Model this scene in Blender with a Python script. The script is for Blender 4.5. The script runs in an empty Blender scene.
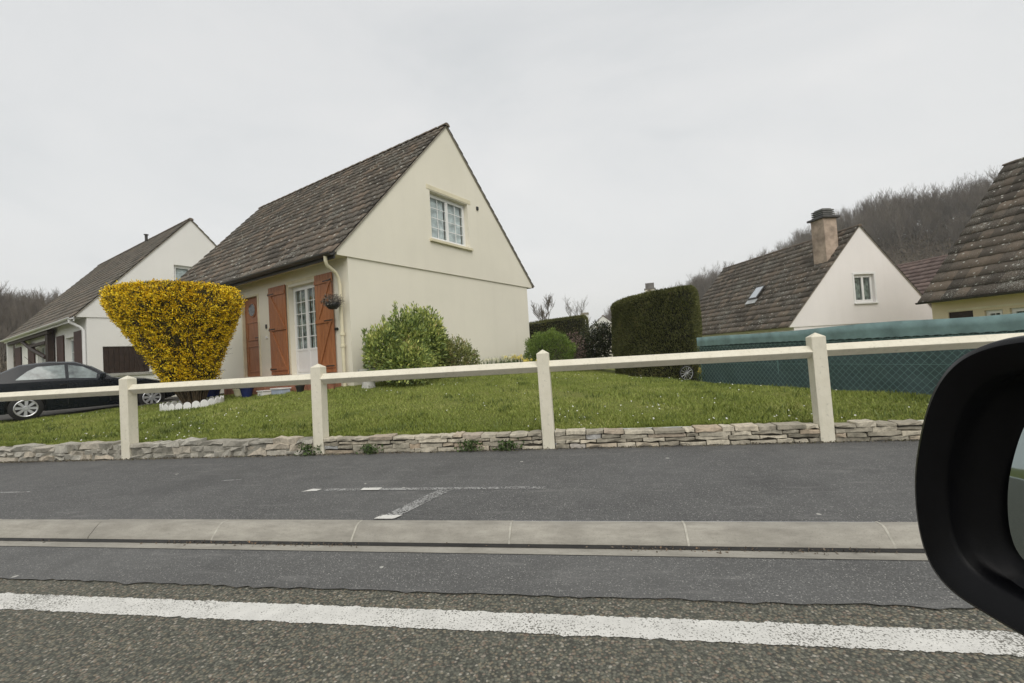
import bpy, bmesh, math, random
import numpy as np
from mathutils import Vector, Matrix
from math import radians, sin, cos, pi

random.seed(7); RNG = np.random.default_rng(11)
S = bpy.context.scene
COL = S.collection
CZ = 1.05            # camera height above the pavement

# ------------------------------------------------------------------ helpers
def tag(o, label=None, cat=None, group=None, kind=None):
    if label: o['label'] = label
    if cat: o['category'] = cat
    if group: o['group'] = group
    if kind: o['kind'] = kind
    return o

def empty(name, loc=(0, 0, 0), rz=0.0, label=None, cat=None, group=None):
    o = bpy.data.objects.new(name, None)
    o.empty_display_size = .2
    o.location = loc; o.rotation_euler = (0, 0, rz)
    COL.objects.link(o)
    return tag(o, label, cat, group)

def copy_tree(o, parent=None):
    c = o.copy(); COL.objects.link(c); c.parent = parent
    for ch in [x for x in bpy.data.objects if x.parent == o]:
        copy_tree(ch, c)
    return c

class MB:
    """collects simple shapes and links them as one mesh object"""
    def __init__(s): s.v = []; s.f = []
    def add(s, vs, fs):
        n = len(s.v); s.v += [tuple(v) for v in vs]; s.f += [tuple(i + n for i in f) for f in fs]; return s
    def box(s, x0, x1, y0, y1, z0, z1, M=None):
        vs = [(x, y, z) for z in (z0, z1) for y in (y0, y1) for x in (x0, x1)]
        if M is not None: vs = [M @ Vector(v) for v in vs]
        return s.add(vs, [(0, 2, 3, 1), (4, 5, 7, 6), (0, 1, 5, 4), (2, 6, 7, 3), (0, 4, 6, 2), (1, 3, 7, 5)])
    def prism(s, poly, h0, h1, M=None):
        """poly in (a,b); extruded along c from h0 to h1; M maps (a,b,c)"""
        n = len(poly)
        vs = [Vector((a, b, h0)) for a, b in poly] + [Vector((a, b, h1)) for a, b in poly]
        if M is not None: vs = [M @ v for v in vs]
        fs = [tuple(range(n - 1, -1, -1)), tuple(range(n, 2 * n))] + [(i, (i + 1) % n, n + (i + 1) % n, n + i) for i in range(n)]
        return s.add(vs, fs)
    def tube(s, pts, r, k=8, cap=True):
        pts = [Vector(p) for p in pts]; n = len(pts)
        rs = r if isinstance(r, (list, tuple)) else [r] * n
        base = len(s.v); vs = []; fs = []
        up = Vector((0, 0, 1)); prev = None
        for i, p in enumerate(pts):
            t = (pts[min(i + 1, n - 1)] - pts[max(i - 1, 0)]).normalized()
            if prev is None:
                a = t.cross(up) if abs(t.dot(up)) < .95 else t.cross(Vector((1, 0, 0)))
            else: a = prev - t * prev.dot(t)
            a.normalize(); prev = a; b = t.cross(a)
            for j in range(k):
                w = 2 * pi * j / k
                vs.append(p + (a * cos(w) + b * sin(w)) * rs[i])
        for i in range(n - 1):
            for j in range(k):
                fs.append((i * k + j, i * k + (j + 1) % k, (i + 1) * k + (j + 1) % k, (i + 1) * k + j))
        if cap: fs += [tuple(range(k - 1, -1, -1)), tuple(range((n - 1) * k, n * k))]
        return s.add(vs, fs)
    def lathe(s, prof, c=(0, 0, 0), k=20, M=None):
        n = len(prof); vs = []
        for r, z in prof:
            for j in range(k):
                w = 2 * pi * j / k; v = Vector((c[0] + r * cos(w), c[1] + r * sin(w), c[2] + z))
                vs.append(M @ v if M is not None else v)
        fs = [(i * k + j, i * k + (j + 1) % k, (i + 1) * k + (j + 1) % k, (i + 1) * k + j) for i in range(n - 1) for j in range(k)]
        fs += [tuple(range(k - 1, -1, -1)), tuple(range((n - 1) * k, n * k))]
        return s.add(vs, fs)
    def build(s, name, mat, parent=None, smooth=False, bevel=0, loc=None, seg=1, angle=None):
        me = bpy.data.meshes.new(name); me.from_pydata(s.v, [], s.f); me.validate()
        if bevel:
            bm = bmesh.new(); bm.from_mesh(me)
            bmesh.ops.bevel(bm, geom=bm.edges[:], offset=bevel, segments=seg, affect='EDGES', profile=.6, clamp_overlap=True)
            bm.to_mesh(me); bm.free()
        bm = bmesh.new(); bm.from_mesh(me); bmesh.ops.recalc_face_normals(bm, faces=bm.faces[:]); bm.to_mesh(me); bm.free()
        o = bpy.data.objects.new(name, me); COL.objects.link(o)
        if mat: me.materials.append(mat)
        if parent: o.parent = parent
        if loc is not None: o.location = loc
        if smooth:
            me.shade_smooth()
            if angle: me.set_sharp_from_angle(angle=radians(angle))
        return o

def np_mesh(name, V, Fq, mat, parent=None, smooth=False, uv=None):
    """V (n,3) array, Fq (m,k) array of k-gons"""
    V = np.asarray(V, np.float32); Fq = np.asarray(Fq, np.int32); k = Fq.shape[1]
    me = bpy.data.meshes.new(name)
    me.vertices.add(len(V)); me.vertices.foreach_set('co', V.ravel())
    me.loops.add(Fq.size); me.loops.foreach_set('vertex_index', Fq.ravel())
    me.polygons.add(len(Fq)); me.polygons.foreach_set('loop_start', np.arange(0, Fq.size, k, dtype=np.int32))
    if uv is not None:
        l = me.uv_layers.new(name='UVMap'); l.data.foreach_set('uv', np.asarray(uv, np.float32)[Fq.ravel()].ravel())
    me.update(calc_edges=True)
    if smooth: me.shade_smooth()
    o = bpy.data.objects.new(name, me); COL.objects.link(o)
    me.materials.append(mat)
    if parent: o.parent = parent
    return o

def cut(o, boxes, solver='EXACT'):
    """boolean-subtract boxes (list of MB) from o, baked into its mesh"""
    tmp = []
    for mb in boxes:
        c = mb.build('cutter', None)
        c.parent = o.parent
        m = o.modifiers.new('b', 'BOOLEAN'); m.operation = 'DIFFERENCE'; m.solver = solver; m.object = c
        tmp.append(c)
    bpy.context.view_layer.update()
    dg = bpy.context.evaluated_depsgraph_get()
    me = bpy.data.meshes.new_from_object(o.evaluated_get(dg))
    o.modifiers.clear(); old = o.data; nm = old.name; o.data = me; bpy.data.meshes.remove(old); me.name = nm
    for c in tmp:
        d = c.data; bpy.data.objects.remove(c); bpy.data.meshes.remove(d)

# ------------------------------------------------------------------ materials
def nt(name):
    m = bpy.data.materials.new(name); m.use_nodes = True
    t = m.node_tree; b = t.nodes['Principled BSDF']
    return m, t, b
def N(t, typ, **kw):
    n = t.nodes.new(typ)
    for k, v in kw.items():
        if k in n.inputs: n.inputs[k].default_value = v
        else: setattr(n, k, v)
    return n
def ramp(t, fac, stops, interp='LINEAR'):
    r = t.nodes.new('ShaderNodeValToRGB'); r.color_ramp.interpolation = interp
    el = r.color_ramp.elements
    while len(el) < len(stops): el.new(.5)
    for e, (p, c) in zip(el, stops):
        e.position = p; e.color = (*c, 1) if len(c) == 3 else c
    if fac is not None: t.links.new(fac, r.inputs['Fac'])
    return r.outputs['Color']
def mixc(t, fac, a, b, mode='MIX'):
    n = t.nodes.new('ShaderNodeMix'); n.data_type = 'RGBA'; n.blend_type = mode
    for sock, v in ((n.inputs[0], fac), (n.inputs[6], a), (n.inputs[7], b)):
        if hasattr(v, 'links'): t.links.new(v, sock)
        else: sock.default_value = (*v, 1) if isinstance(v, tuple) and len(v) == 3 else v
    return n.outputs[2]
def mth(t, op, a, b=None):
    n = t.nodes.new('ShaderNodeMath'); n.operation = op
    for i, v in enumerate((a, b)):
        if v is None: continue
        if hasattr(v, 'links'): t.links.new(v, n.inputs[i])
        else: n.inputs[i].default_value = v
    return n.outputs[0]
def coord(t, which='Object', scale=None):
    c = t.nodes.new('ShaderNodeTexCoord').outputs[which]
    if scale:
        m = t.nodes.new('ShaderNodeMapping'); m.inputs['Scale'].default_value = scale
        t.links.new(c, m.inputs['Vector']); return m.outputs['Vector']
    return c
def noise(t, vec, scale, detail=4, rough=.6, out='Fac'):
    n = N(t, 'ShaderNodeTexNoise', Scale=scale, Detail=detail, Roughness=rough); t.links.new(vec, n.inputs['Vector']); return n.outputs[out]
def voro(t, vec, scale, out='Distance', feature='F1', rnd=1.0):
    n = N(t, 'ShaderNodeTexVoronoi', Scale=scale, Randomness=rnd); n.feature = feature; t.links.new(vec, n.inputs['Vector']); return n.outputs[out]
def bump(t, b, h, strength=.3, dist=.01):
    n = N(t, 'ShaderNodeBump', Strength=strength, Distance=dist); t.links.new(h, n.inputs['Height']); t.links.new(n.outputs[0], b.inputs['Normal'])

def plain(name, c, rough=.6, var=.12, scale=3.0, metal=0, bumpk=0, spec=.4):
    m, t, b = nt(name); v = coord(t)
    n = noise(t, v, scale, 5); c2 = tuple(max(0, x * (1 - var * 1.6)) for x in c); c3 = tuple(min(1, x * (1 + var)) for x in c)
    t.links.new(ramp(t, n, [(.3, c2), (.7, c3)]), b.inputs['Base Color'])
    b.inputs['Roughness'].default_value = rough; b.inputs['Metallic'].default_value = metal
    b.inputs['Specular IOR Level'].default_value = spec
    if bumpk: bump(t, b, noise(t, v, scale * 12, 4), bumpk, .01)
    return m

def render_wall(name, c, stain=(.36, .32, .24)):
    """painted roughcast wall with faint streaks and damp near the ground"""
    m, t, b = nt(name); v = coord(t)
    a = noise(t, v, .5, 5, .6); st = noise(t, coord(t, 'Object', (2.2, 2.2, .25)), 1.6, 5, .65)
    base = ramp(t, a, [(.3, tuple(x * .93 for x in c)), (.7, c)])
    col = mixc(t, ramp(t, st, [(.5, (0, 0, 0)), (.85, (.08, .08, .08))]), base, stain)
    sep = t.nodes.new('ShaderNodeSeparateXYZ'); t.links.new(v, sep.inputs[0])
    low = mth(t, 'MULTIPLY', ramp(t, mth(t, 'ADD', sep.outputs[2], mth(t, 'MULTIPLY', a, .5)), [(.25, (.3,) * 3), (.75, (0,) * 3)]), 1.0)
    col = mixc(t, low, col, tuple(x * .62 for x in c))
    t.links.new(col, b.inputs['Base Color']); b.inputs['Roughness'].default_value = .85; b.inputs['Specular IOR Level'].default_value = .2
    bump(t, b, noise(t, v, 90, 4, .7), .25, .006)
    return m

def tile_mat(name, dark, light, warm, moss=.3, lichen=.5):
    """weathered concrete roof tiles; uv counts tiles and courses"""
    m, t, b = nt(name); uv = coord(t, 'UV'); v = coord(t)
    fl = t.nodes.new('ShaderNodeVectorMath'); fl.operation = 'FLOOR'; t.links.new(uv, fl.inputs[0])
    wn = t.nodes.new('ShaderNodeTexWhiteNoise'); wn.noise_dimensions = '2D'; t.links.new(fl.outputs[0], wn.inputs['Vector'])
    tile = ramp(t, wn.outputs['Value'], [(0, dark), (.55, light), (.85, warm), (1, tuple(x * 1.25 for x in warm))])
    big = noise(t, v, .9, 5, .65); fine = noise(t, v, 14, 6, .75)
    col = mixc(t, ramp(t, big, [(.4, (0,) * 3), (.72, (.65,) * 3)]), tile, dark)
    col = mixc(t, ramp(t, fine, [(.46, (0,) * 3), (.62, (moss,) * 3)]), col, (.04, .042, .028))
    # lichen: pale patches of two sizes
    l1 = voro(t, v, 5.5); jit = noise(t, v, 30, 3)
    k1 = ramp(t, mth(t, 'ADD', l1, mth(t, 'MULTIPLY', jit, .16)), [(.20, (lichen,) * 3), (.27, (0,) * 3)])
    col = mixc(t, k1, col, (.46, .46, .41))
    l2 = noise(t, v, 42, 3, .6); k2 = ramp(t, mth(t, 'MULTIPLY', l2, mth(t, 'ADD', big, .45)), [(.57, (0,) * 3), (.66, (lichen,) * 3)])
    col = mixc(t, k2, col, (.36, .36, .32))
    t.links.new(col, b.inputs['Base Color']); b.inputs['Roughness'].default_value = .9; b.inputs['Specular IOR Level'].default_value = .25
    bump(t, b, fine, .5, .01)
    return m

def leaf_mat(name, stops, rough=.55, patch=1.5, amt=.4, trans=.0):
    """foliage: each leaf its own colour, with clumps of lighter and darker growth"""
    m, t, b = nt(name); g = t.nodes.new('ShaderNodeNewGeometry'); v = coord(t)
    n = noise(t, v, patch, 3, .6)
    f = mth(t, 'ADD', mth(t, 'MULTIPLY', g.outputs['Random Per Island'], 1 - amt), mth(t, 'MULTIPLY', ramp(t, n, [(.32, (0,) * 3), (.68, (1,) * 3)]), amt))
    t.links.new(ramp(t, f, stops), b.inputs['Base Color']); b.inputs['Roughness'].default_value = rough; b.inputs['Specular IOR Level'].default_value = .3
    return m

def glass_mat(name, tint=(.95, .98, .98), k=.97):
    m = bpy.data.materials.new(name); m.use_nodes = True; t = m.node_tree; t.nodes.clear()
    o = t.nodes.new('ShaderNodeOutputMaterial'); mix = t.nodes.new('ShaderNodeMixShader')
    tr = t.nodes.new('ShaderNodeBsdfTransparent'); tr.inputs[0].default_value = (*[x * k for x in tint], 1)
    gl = t.nodes.new('ShaderNodeBsdfGlossy'); gl.inputs['Roughness'].default_value = .02
    fr = t.nodes.new('ShaderNodeFresnel'); fr.inputs[0].default_value = 1.55
    nz = N(t, 'ShaderNodeTexNoise', Scale=1.3); bp = N(t, 'ShaderNodeBump', Strength=.05, Distance=.05)
    t.links.new(nz.outputs[0], bp.inputs['Height']); t.links.new(bp.outputs[0], gl.inputs['Normal'])
    ge = t.nodes.new('ShaderNodeNewGeometry'); inv = mth(t, 'SUBTRACT', 1.0, ge.outputs['Backfacing'])
    t.links.new(mth(t, 'MULTIPLY', fr.outputs[0], inv), mix.inputs[0]); t.links.new(tr.outputs[0], mix.inputs[1]); t.links.new(gl.outputs[0], mix.inputs[2]); t.links.new(mix.outputs[0], o.inputs[0])
    return m

def asphalt(name, kind):
    m, t, b = nt(name); v = coord(t)
    big = noise(t, v, .7, 5, .6); mid = noise(t, v, 5, 4, .6)
    if kind == 'coarse':
        vn = N(t, 'ShaderNodeTexVoronoi', Scale=95.0); t.links.new(v, vn.inputs['Vector'])
        wn = t.nodes.new('ShaderNodeTexWhiteNoise'); t.links.new(vn.outputs['Position'], wn.inputs['Vector'])
        st = ramp(t, wn.outputs['Value'], [(0, (.06, .062, .052)), (.35, (.115, .118, .094)), (.6, (.17, .168, .135)), (.78, (.23, .205, .145)), (.9, (.19, .14, .105)), (1, (.40, .38, .32))])
        gap = ramp(t, vn.outputs['Distance'], [(.4, (0,) * 3), (.8, (.8,) * 3)])
        col = mixc(t, gap, st, (.040, .040, .035))
        col = mixc(t, ramp(t, big, [(.35, (0,) * 3), (.7, (.35,) * 3)]), col, (.12, .12, .10))
        h = mth(t, 'SUBTRACT', 1.0, vn.outputs['Distance']); bump(t, b, h, .7, .006)
    else:
        dark, light = ((.075, .075, .073), (.16, .16, .155)) if kind == 'road' else ((.062, .062, .062), (.155, .155, .150))
        vn = N(t, 'ShaderNodeTexVoronoi', Scale=200.0); t.links.new(v, vn.inputs['Vector'])
        wn = t.nodes.new('ShaderNodeTexWhiteNoise'); t.links.new(vn.outputs['Position'], wn.inputs['Vector'])
        st = ramp(t, wn.outputs['Value'], [(0, dark), (.7, tuple((a + c) / 2 for a, c in zip(dark, light))), (.93, light), (.97, (.26, .255, .24)), (1, (.42, .41, .38))])
        col = mixc(t, ramp(t, big, [(.35, (0,) * 3), (.72, (.5,) * 3)]), st, light)
        col = mixc(t, ramp(t, mid, [(.45, (.0,) * 3), (.75, (.35,) * 3)]), col, dark)
        # scattered pale chips and droppings
        vp = voro(t, v, 2.1); wob = noise(t, v, 25, 2)
        k = ramp(t, mth(t, 'ADD', vp, mth(t, 'MULTIPLY', wob, .05)), [(.055, (.8,) * 3), (.062, (0,) * 3)])
        col = mixc(t, k, col, (.5, .49, .45))
        sc1 = noise(t, coord(t, 'Object', (.7, 3.5, 1)), 2.6, 6, .7); col = mixc(t, ramp(t, sc1, [(.56, (0,) * 3), (.72, (.45,) * 3)]), col, (.24, .235, .225))
        sc2 = noise(t, coord(t, 'Object', (1, .8, 1)), 1.1, 3, .5); col = mixc(t, ramp(t, sc2, [(.55, (0,) * 3), (.8, (.5,) * 3)]), col, (.045, .045, .046))
        bump(t, b, vn.outputs['Distance'], .5, .003)
    t.links.new(col, b.inputs['Base Color']); b.inputs['Roughness'].default_value = .85; b.inputs['Specular IOR Level'].default_value = .3
    return m

def paint_mat(name, wear, gapcol, scale=70, col=(.68, .67, .63), see=False):
    """worn road paint: the stones of the surface show through"""
    m, t, b = nt(name); v = coord(t)
    vn = voro(t, v, scale); big = noise(t, v, 2.2, 4, .6); fine = noise(t, v, scale * 1.1, 3, .6)
    s = mth(t, 'ADD', mth(t, 'MULTIPLY', fine, .75), mth(t, 'MULTIPLY', big, .35))
    mask = ramp(t, s, [(wear - .02, (0,) * 3), (wear + .02, (1,) * 3)])
    dirty = ramp(t, noise(t, v, 9, 5), [(.3, tuple(x * .82 for x in col)), (.7, col)])
    if see:
        b.inputs['Roughness'].default_value = .8; t.links.new(dirty, b.inputs['Base Color'])
        inv = mth(t, 'SUBTRACT', 1.0, mask); t.links.new(inv, b.inputs['Alpha'])
    else:
        t.links.new(mixc(t, mask, dirty, gapcol), b.inputs['Base Color']); b.inputs['Roughness'].default_value = .75
    bump(t, b, vn, .35, .004)
    return m

M = {}
M['cream'] = render_wall('cream_render', (.83, .79, .675))
M['creamsoffit'] = plain('cream_paint', (.74, .68, .50), .7, .08)
M['white_wall'] = render_wall('white_render', (.82, .81, .78))
M['pink_wall'] = render_wall('pinkish_render', (.85, .815, .80))
M['yellow_wall'] = render_wall('yellow_render', (.73, .625, .44))
M['tile_a'] = tile_mat('brown_grey_tiles', (.062, .053, .045), (.145, .124, .102), (.175, .135, .103), .35, .95)
M['tile_b'] = tile_mat('mossy_brown_tiles', (.070, .058, .047), (.135, .113, .093), (.165, .13, .10), .3, .9)
M['tile_d'] = tile_mat('large_brown_tiles', (.060, .050, .041), (.115, .095, .077), (.15, .118, .09), .35, .9)
M['tile_c'] = tile_mat('grey_brown_tiles', (.10, .09, .078), (.18, .16, .135), (.19, .155, .125), .25, .45)
M['tile_red'] = tile_mat('mauve_red_tiles', (.125, .09, .08), (.19, .145, .13), (.21, .155, .135), .05, .1)
M['mortar'] = plain('verge_mortar', (.30, .27, .22), .9, .25, 9)
M['zinc'] = plain('dark_gutter', (.045, .042, .038), .45, .2)
M['white'] = plain('white_pvc', (.80, .80, .79), .35, .03)
M['glass'] = glass_mat('window_glass')
M['net'] = plain('net_curtain', (.72, .74, .75), .9, .2, 5)
M['curt'] = plain('dark_curtain', (.42, .45, .42), .9, .5, 6)
def post_mat():
    m, t, b = nt('painted_concrete'); v = coord(t)
    col = ramp(t, noise(t, v, 7, 6, .7), [(.3, (.66, .62, .50)), (.7, (.75, .71, .59))])
    col = mixc(t, ramp(t, noise(t, v, 26, 5, .7), [(.60, (0,) * 3), (.70, (.5,) * 3)]), col, (.36, .35, .29))
    col = mixc(t, ramp(t, noise(t, coord(t, 'Object', (5, 5, .9)), 5, 5, .7), [(.52, (0,) * 3), (.75, (.35,) * 3)]), col, (.40, .40, .30))
    t.links.new(col, b.inputs['Base Color']); b.inputs['Roughness'].default_value = .8; bump(t, b, noise(t, v, 60, 4), .3, .006); return m
M['concrete'] = post_mat()
M['darkwood'] = plain('dark_stained_timber', (.032, .018, .013), .6, .3, 6)
M['brownshutter'] = plain('dark_red_brown_paint', (.055, .022, .018), .6, .2, 6)
M['iron'] = plain('black_iron', (.02, .02, .02), .5, .2)
M['kerbc'] = None
M['terracotta'] = plain('terracotta_brick', (.36, .16, .10), .8, .25, 12, bumpk=.2)
M['pot_blue'] = plain('blue_glazed_pot', (.02, .03, .12), .25, .2)
M['bark'] = plain('grey_brown_bark', (.10, .085, .07), .9, .3, 12, bumpk=.4)
M['silver'] = plain('silver_plastic', (.55, .56, .58), .3, .08, metal=.6)
M['rubber'] = plain('black_rubber', (.018, .018, .018), .8, .1)

def wood_mat():
    m, t, b = nt('orange_brown_varnish'); v = coord(t, 'Object', (9, 9, .8))
    n = noise(t, v, 3.0, 6, .7)
    t.links.new(ramp(t, n, [(.28, (.21, .075, .028)), (.5, (.34, .130, .048)), (.75, (.43, .18, .075))]), b.inputs['Base Color'])
    b.inputs['Roughness'].default_value = .5; bump(t, b, n, .25, .004); return m
M['wood'] = wood_mat()

def kerb_mat():
    m, t, b = nt('kerb_concrete'); v = coord(t)
    st = noise(t, coord(t, 'Object', (1.2, 4, 5)), 4, 7, .7); fine = noise(t, v, 110, 4, .7); big = noise(t, v, 1.2, 4, .6)
    col = ramp(t, st, [(.3, (.24, .225, .192)), (.7, (.39, .37, .32))])
    col = mixc(t, ramp(t, big, [(.45, (0,) * 3), (.75, (.5,) * 3)]), col, (.17, .16, .14))
    col = mixc(t, ramp(t, fine, [(.55, (0,) * 3), (.75, (.45,) * 3)]), col, (.10, .095, .085))
    t.links.new(col, b.inputs['Base Color']); b.inputs['Roughness'].default_value = .9; bump(t, b, fine, .4, .004); return m
M['kerbc'] = kerb_mat()

def stone_mat(name, cols):
    m, t, b = nt(name); g = t.nodes.new('ShaderNodeNewGeometry'); v = coord(t)
    c = ramp(t, g.outputs['Random Per Island'], cols); n = noise(t, v, 22, 6, .75)
    c = mixc(t, ramp(t, n, [(.42, (0,) * 3), (.7, (.6,) * 3)]), c, (.13, .12, .10))
    c = mixc(t, ramp(t, noise(t, v, 3.5, 4), [(.52, (0,) * 3), (.75, (.55,) * 3)]), c, (.085, .085, .06))
    t.links.new(c, b.inputs['Base Color']); b.inputs['Roughness'].default_value = .95; bump(t, b, n, .7, .01); return m
M['stone'] = stone_mat('limestone_slabs', [(0, (.30, .27, .21)), (.45, (.52, .475, .38)), (.75, (.64, .58, .46)), (.9, (.50, .40, .29)), (1, (.46, .47, .47))])
M['rubble'] = stone_mat('pale_rubble', [(0, (.34, .32, .27)), (.6, (.48, .46, .40)), (1, (.54, .47, .37))])

def ground_mat(name, stops, sc, sc2, b1=.4):
    m, t, b = nt(name); v = coord(t)
    a = noise(t, v, sc, 6, .65); c = noise(t, v, sc2, 5, .7)
    col = mixc(t, .5, ramp(t, a, stops), ramp(t, c, stops))
    t.links.new(col, b.inputs['Base Color']); b.inputs['Roughness'].default_value = .95; b.inputs['Specular IOR Level'].default_value = .1
    bump(t, b, c, b1, .03); return m
M['soil'] = ground_mat('lawn_floor', [(.3, (.075, .09, .026)), (.5, (.14, .16, .042)), (.72, (.21, .20, .07))], .8, 18)
M['drive'] = ground_mat('drive_gravel', [(.3, (.05, .048, .044)), (.7, (.12, .115, .105))], 1.2, 40)
M['hill'] = ground_mat('hill_floor', [(.3, (.075, .06, .045)), (.5, (.105, .085, .062)), (.7, (.09, .08, .052))], .05, .6)
M['dirt'] = ground_mat('bed_dirt', [(.3, (.04, .03, .02)), (.7, (.10, .075, .05))], 2, 20)

# ------------------------------------------------------------------ terrain
CP = np.array([(-60, 5, .05), (-20, 5, .10), (-14, 5.1, .12), (-9, 5.1, .19), (-6, 5.1, .18), (-3, 5.1, .17), (0, 5.1, .17), (3, 5.1, .155), (4.6, 5.1, .15), (12, 5.1, .0),
               (2.2, 10, .25), (3.9, 6.2, .25), (3, 8, .25), (1.3, 11, .32), (-5, 8.7, .60), (-4, 8.4, .52), (-2.5, 10.5, .58), (-2, 15.5, .6), (-3.4, 7.2, .40), (-8.6, 8.9, .37), (-13, 9, .24),
               (-11, 8, .27), (-7.5, 7, .30), (-14, 12.9, .36), (-9.5, 10.6, .48), (-18, 13.4, .45), (0, 8, .33), (0, 13, .42), (0, 16, .45), (6.2, 10, -.4), (6, 7, -.1), (8.5, 20, -1.1), (11, 17, -.9),
               (15, 20, -1), (4, 14, -.3), (12, 8, -.6), (0, 30, .2), (-20, 25, .6), (15, 35, -1), (-35, 15, .4), (-35, 35, .6), (40, 10, -.5), (30, 40, -1), (0, 60, 0), (-60, 60, .5), (60, 60, -.5), (60, 5, 0)], float)
def _phi(a, b): return np.sqrt(((a[:, None, :2] - b[None, :, :2]) ** 2).sum(-1) + .3)
_K = _phi(CP, CP) + np.eye(len(CP)) * -1e-3
_A = np.zeros((len(CP) + 1,) * 2); _A[:-1, :-1] = _K; _A[:-1, -1] = 1; _A[-1, :-1] = 1
_w = np.linalg.solve(_A, np.append(CP[:, 2], 0))
def ground(x, y):
    x = np.atleast_1d(np.asarray(x, float)); y = np.atleast_1d(np.asarray(y, float))
    P = np.stack([x.ravel(), y.ravel()], 1); out = np.zeros(len(P))
    for i in range(0, len(P), 20000):
        out[i:i + 20000] = _phi(P[i:i + 20000], CP) @ _w[:-1] + _w[-1]
    r = np.hypot(P[:, 0], P[:, 1]); k = np.clip((r - 45) / 30, 0, 1); k = k * k * (3 - 2 * k)
    out = np.clip(out, -1.3, .9)
    return (out * (1 - k) + (-.6) * k).reshape(x.shape)
def gz(x, y): return float(ground(x, y)[0])

def grid_sheet(name, xs, ys, zf, mat, kind='structure', label=None):
    X, Y = np.meshgrid(xs, ys); Z = zf(X, Y)
    V = np.stack([X, Y, Z], -1).reshape(-1, 3); nx, ny = len(xs), len(ys)
    i = (np.arange(ny - 1)[:, None] * nx + np.arange(nx - 1)[None]).ravel()
    o = np_mesh(name, V, np.stack([i, i + 1, i + nx + 1, i + nx], 1), mat, smooth=True)
    return tag(o, label, None, None, kind)

xs = np.concatenate([-np.geomspace(700, 25, 22), np.linspace(-24, 20, 111), np.geomspace(21, 700, 22)])
ys = np.concatenate([[5.12], np.linspace(5.3, 24, 85), np.geomspace(25, 900, 26)])
grid_sheet('ground', xs, ys, ground, M['soil'])
# ground behind the camera, across the road
yb = np.array([-700, -300, -100, -40, -20, -9.0]); grid_sheet('verge', np.linspace(-700, 700, 15), yb, lambda X, Y: X * 0 - .02, M['soil'])

# ------------------------------------------------------------------ road, kerb, pavement
XL, XR = -70, 70
def strip(name, y0, y1, z, mat, x0=XL, x1=XR, kind='structure', th=.0):
    return tag(MB().add([(x0, y0, z), (x1, y0, z), (x1, y1, z), (x0, y1, z)], [(0, 1, 2, 3)]).build(name, mat), None, None, None, kind)
RZ = -.09
M['coarse'] = asphalt('coarse_road_surface', 'coarse'); M['road'] = asphalt('fine_road_surface', 'road'); M['pave'] = asphalt('pavement_asphalt', 'pave')
strip('road', -9.0, 2.60, RZ - .006, M['coarse'])
# newer fine strip along the gutter, with a ragged near edge
n = 700; ex = np.linspace(XL, XR, n * 4)
jag = 2.144 + .004 * np.sin(ex * 1.3) + .006 * RNG.standard_normal(len(ex)) + .006 * np.sin(ex * 7.7)
V = np.concatenate([np.stack([ex, jag, ex * 0 + RZ], 1), np.stack([ex, ex * 0 + 2.60, ex * 0 + RZ], 1)]); k = len(ex)
i = np.arange(k - 1); tag(np_mesh('road_edge_strip', V, np.stack([i, i + 1, k + i + 1, k + i], 1), M['road']), None, None, None, 'structure')
# dark crack in the seam
cy = jag - .004
V = np.concatenate([np.stack([ex, cy - .002 - .003 * np.clip(np.sin(ex * 2.1) + np.sin(ex * 5.7) * .6, 0, 1), ex * 0 + RZ + .003], 1), np.stack([ex, cy + .0005, ex * 0 + RZ + .003], 1)])
tag(np_mesh('road_seam', V, np.stack([i, i + 1, k + i + 1, k + i], 1), plain('tar_seam', (.11, .11, .105), .8)), None, None, None, 'structure')
# white edge line, rough edges
ex = np.arange(-30, 6.6, .008); k = len(ex)
def rough(n, a):
    r = RNG.standard_normal(n); r2 = np.convolve(RNG.standard_normal(n), np.ones(5) / 5, 'same'); return a * (.35 * r + .9 * r2)
top = 1.997 + rough(k, .006); bot = 1.857 + rough(k, .006)
V = np.concatenate([np.stack([ex, bot, ex * 0 + RZ - .003], 1), np.stack([ex, top, ex * 0 + RZ - .003], 1)])
i = np.arange(k - 1); tag(np_mesh('road_line', V, np.stack([i, i + 1, k + i + 1, k + i], 1), paint_mat('worn_white_line', .615, (.16, .155, .135), 110)), None, None, None, 'structure')
strip('pavement', 2.84, 5.10, 0, M['pave'])
# gutter channel + dark strip: groove dirt, widened to paint in the gutter shadow
strip('gutter', 2.565, 2.685, RZ + .004, M['kerbc'])
strip('gutter_groove_shade', 2.643, 2.692, RZ + .008, plain('dirt_and_gutter_shade', (.022, .021, .019), .7, .3, 8))
# kerb stones, 1.03 m long, joints filled with pale mortar
kb = MB(); mo = MB(); prof = [(2.845, -.2), (2.845, .002), (2.79, .003), (2.765, -.006), (2.70, -.065), (2.688, -.085), (2.685, -.2)]
MX = Matrix(((0, 0, 1, 0), (1, 0, 0, 0), (0, 1, 0, 0), (0, 0, 0, 1)))   # (a,b,c)->(x=c,y=a,z=b)
xj = .47 - 1.032 * 40
while xj < 40:
    g = .004; dz = random.uniform(-.003, .003); dy = random.uniform(-.003, .003)
    pr = [(a + dy, b + dz) for a, b in prof]
    if -3.8 < xj < -3.4: g = .004
    kb.prism(pr, xj + g, xj + 1.032 - g, MX)
    if not (-3.75 < xj < -3.5):
        mo.prism([(a - .001, b - .0005) for a, b in prof], xj - g - .002, xj + g + .002, Matrix(((0, 0, 1, 0), (1, 0, 0, 0), (0, 1, 0, 0), (0, 0, 0, 1))) @ Matrix.Shear('XY', 4, (0, 0)))
    xj += 1.032
ko = kb.build('kerb', M['kerbc'], bevel=.006, seg=2); tag(ko, kind='structure')
tag(mo.build('kerb_mortar', plain('kerb_joint_mortar', (.43, .41, .355), .9, .2, 20)), kind='structure')
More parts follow.
